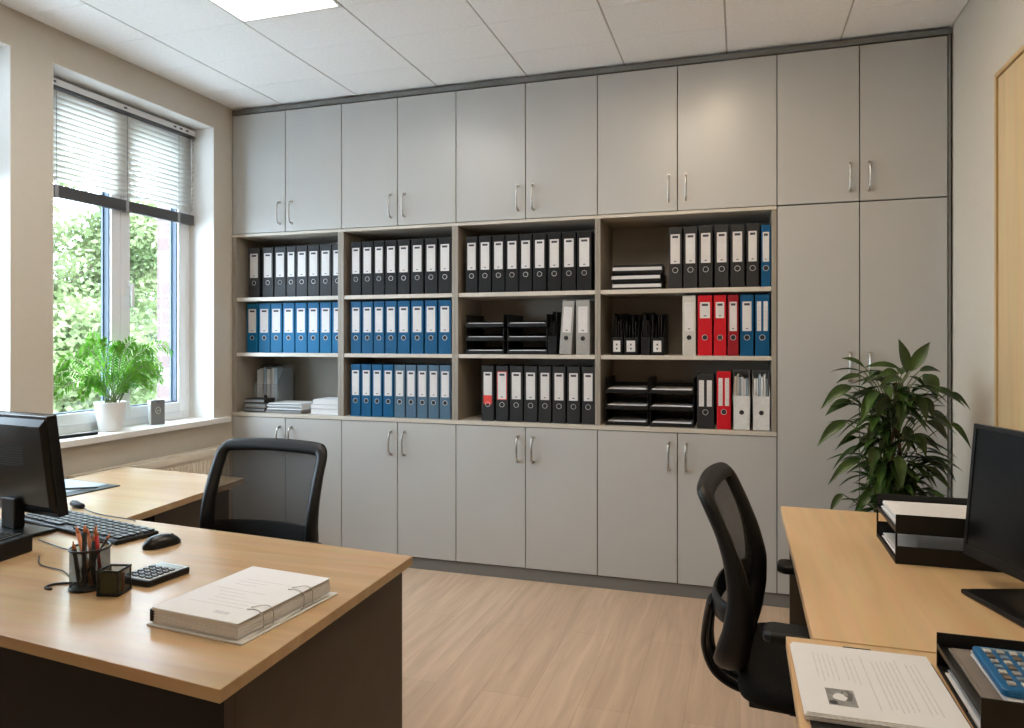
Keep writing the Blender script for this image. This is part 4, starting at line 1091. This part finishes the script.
def papers(x0, x1, y0, y1, z, n, label, group, rz=0, jit=.004, seed=1):
    r = empty('paper_pile', ((x0+x1)/2, (y0+y1)/2, z), rz); rn = random.Random(seed); m = MB(); hx, hy = (x1-x0)/2, (y1-y0)/2
    for k in range(n):
        jx, jy = rn.uniform(-jit, jit), rn.uniform(-jit, jit)
        m.box(-hx+jx, hx+jx, -hy+jy, hy+jy, k*.0022, k*.0022+.0019, 0)
    zt = n*.0022
    m.build('sheets', [M_paper], r)
    p = MB()
    for k in range(12):
        y = hy-.03-k*(2*hy-.05)/12; a = -hx+.02+.02*rn.random(); b = hx-.02-.07*rn.random(); p.box(a, b, y, y+.0014, zt-.0003+.0004, zt+.0004)
    p.build('printed_lines', M_print, r)
    return tag(r, label, 'papers', group)
papers(.420, .735, 2.192, 2.455, .7405+.0035, 6, 'sheets in the lower tier of the two-tier tray by the plant', 'papers in desk trays', seed=2)
papers(.418, .735, 2.190, 2.450, .7405+.0895, 12, 'sheets in the upper tier of the two-tier tray by the plant', 'papers in desk trays', seed=3)
# nearer tray: low compartment and a shelf above
r = empty('desk_letter_tray', (.53, 1.388, .7405)); hx, hy = .18, .130; m = MB(); t = .003
m.box(-hx, hx, -hy, hy, 0, t).box(-hx, hx, -hy, -hy+t, 0, .064).box(-hx, hx, hy-t, hy, 0, .064).box(hx-t, hx, -hy, hy, 0, .064).box(-hx, hx, -hy, hy, .036, .039)
m.box(-hx, -hx+t, -hy, hy, .034, .044)
m.build('tray', M_metblk, r, bevel=.0008)
tag(r, 'black letter tray holding the blue calculator in the right foreground', 'letter tray', 'black desk letter trays')
papers(.356, .60, 1.272, 1.470, .7405+.0035, 6, 'sheets poking from the lower slot of the foreground tray', 'papers in desk trays', seed=4)
gc = empty('taupe_folder', (.50, 1.385, .7405+.0395)); MB().box(-.135, .14, -.122, .115, 0, .004).build('cover', M_greycov, gc, bevel=.001)
MB().box(-.130, .135, -.118, .112, .0042, .0055).build('sheet', M_greycov, gc)
tag(gc, 'taupe card folder under the white papers in foreground tray', 'folder')
papers(.392, .62, 1.262, 1.460, .7405+.0455, 6, 'white papers directly beneath the blue calculator', 'papers in desk trays', seed=6, jit=.002)
calc((.482, 1.365, .7405+.0595), radians(90-1), .170, .190, .012, M_calcblue, M_calcblue, [mat('grey_key', s2l(150, 150, 150), .4, nscale=20, namt=.05), mat('grey_blue_key', s2l(112, 132, 152), .4, nscale=20, namt=.05), mat('pale_grey_key', s2l(176, 174, 168), .4, nscale=20, namt=.05), mat('dark_taupe_key', s2l(112, 100, 90), .4, nscale=20, namt=.05)], 7, 9,
     'large blue calculator with grey keys in the foreground tray', disp=.06, kf=.29)
# clipboard with printed sheets
cb = empty('clipboard', (.222, 1.375, .7402), radians(1))
MB().box(-.118, .123, -.165, .142, 0, .003).build('board', M_black, cb, bevel=.001)
m = MB(); m.box(-.03, .02, .1395, .150, .003, .012); m.tube([(-.03, .1445, .012), (.02, .1445, .012)], .004, 8); m.build('clip', M_black, cb, bevel=.002)
tag(cb, 'black clipboard underneath the printed sheets in the right foreground', 'clipboard')
pp = empty('printed_document', (.217, 1.376, .7440), radians(1))
m = MB(); rn = random.Random(9)
for k in range(7):
    a = rn.uniform(-.0025, .0025); m.box(-.119+a, .116+a, -.140+a, .137+a*.5, k*.0018, k*.0018+.0015, 0)
zt = 7*.0018
m.build('sheets', M_paper, pp)
p = MB(); rn = random.Random(12)
for k in range(22):                                   # columns of text, running across the sheet
    x = -.085+k*.0082
    if rn.random() < .9: p.box(x, x+.0016, -.02+.02*rn.random() if x < -.01 else -.105+.02*rn.random(), .085+.02*rn.random(), zt, zt+.0002)
p.build('printed_text', M_print, pp)
p = MB(); p.box(-.080, -.036, -.086, -.028, zt, zt+.0003, 0)
def blob(cx_, cy_, rx, ry, z, mi, sd, n=14):
    q = random.Random(sd); p.prism([(cx_+rx*cos(2*pi*k/n)*q.uniform(.8, 1.1), cy_+ry*sin(2*pi*k/n)*q.uniform(.8, 1.1)) for k in range(n)], z, z+.0001, mi)
blob(-.048, -.050, .010, .020, zt+.0003, 3, 1); blob(-.060, -.057, .011, .014, zt+.0004, 1, 2); blob(-.072, -.078, .007, .007, zt+.0004, 2, 3); blob(-.050, -.044, .004, .009, zt+.0005, 0, 4)

p.bm.verts.ensure_lookup_table()
for v_ in p.bm.verts: v_.co.y -= .018
p.build('photo', [mat('photo_grey', s2l(132, 132, 132), .6, nscale=60, namt=.35), M_paper, M_printd, mat('photo_dark', s2l(90, 90, 90), .6, nscale=60, namt=.3)], pp)
tag(pp, 'stack of printed sheets with a small grey photo on the clipboard', 'document')
bp = empty('ballpoint_pen', (.357, 1.41, .7450), radians(91))
MB().tube([(-.07, 0, 0), (.06, 0, 0), (.072, 0, 0)], [.0045, .0045, .001], 8).build('barrel', M_gap, bp)
MB().box(-.072, -.03, .003, .007, -.002, .004).build('clip', M_black, bp)
tag(bp, 'black pen lying between the printed sheets and the tray', 'pen')

# ------------------------------------------------------------------ outside the window
struct(MB().box(-40, -3.6, -12, 30, -3.3, -3.2).build('ground', M_grass))
bw = empty('neighbouring_wing', (-4.2, 5.6, -3.2))
MB().box(-.72, .60, -.5, 2.5, 0, 8.5).build('wall', M_brick, bw)
MB().box(-.76, .64, -.54, 2.5, 8.5, 8.65).build('coping', M_reveal, bw)
tag(bw, 'pale pinkish brick wing of the building seen through the right pane', 'building')
def tree(x, y, h, rad, n, mt, seed, label, squash=1.):
    r = empty('broadleaf_tree', (x, y, -3.2)); rn = random.Random(seed); tr = MB()
    tr.tube([(0, 0, 0), (.05, 0, h*.35), (0, .1, h*.62), (.1, 0, h*.9)], [.20, .15, .10, .03], 8)
    blobs = []
    for k in range(16):
        a = rn.uniform(0, 2*pi); q = rad*rn.uniform(.15, .8); z = h*rn.uniform(.30, .95); p = V(cos(a)*q, sin(a)*q, z)
        tr.tube([(0, 0, z*.75), (p.x*.5, p.y*.5, z*.92), p], [.06, .035, .015], 5); blobs.append((p, rad*rn.uniform(.28, .5)))
    tr.build('trunk', M_bark, r)
    vs_, fs = [], []
    for i in range(n):
        p, b = blobs[i % len(blobs)]
        d = V(rn.gauss(0, 1), rn.gauss(0, 1), rn.gauss(0, 1)).normalized()*b*rn.uniform(.55, 1.)
        c_ = p+d; u = V(rn.gauss(0, 1), rn.gauss(0, 1), rn.gauss(0, .6)).normalized(); v = u.orthogonal().normalized(); v = (v+u.cross(v)*rn.uniform(-1, 1)).normalized()
        s_ = rn.uniform(.03, .075); o_ = len(vs_)
        vs_ += [c_-u*s_, c_-v*s_*.55, c_+u*s_, c_+v*s_*.55]; fs.append((o_, o_+1, o_+2, o_+3))
    me = bpy.data.meshes.new('foliage'); me.from_pydata([tuple(v) for v in vs_], [], fs); me.materials.append(mt); link('foliage', me, r)
    tag(r, label, 'tree', 'trees outside the window')
tree(-9.5, 7.4, 8.2, 2.3, 45000, M_tree, 31, 'green tree filling the left window pane')
tree(-11.6, 12.0, 8.4, 2.2, 36000, M_tree2, 32, 'pale green tree seen through the right window pane')
tree(-16.5, 9.5, 9.5, 2.8, 30000, M_tree2, 33, 'paler taller tree behind the others outside')
tree(-8.2, 3.2, 7.6, 1.7, 15000, M_tree, 34, 'tree to the left outside the nearer window')
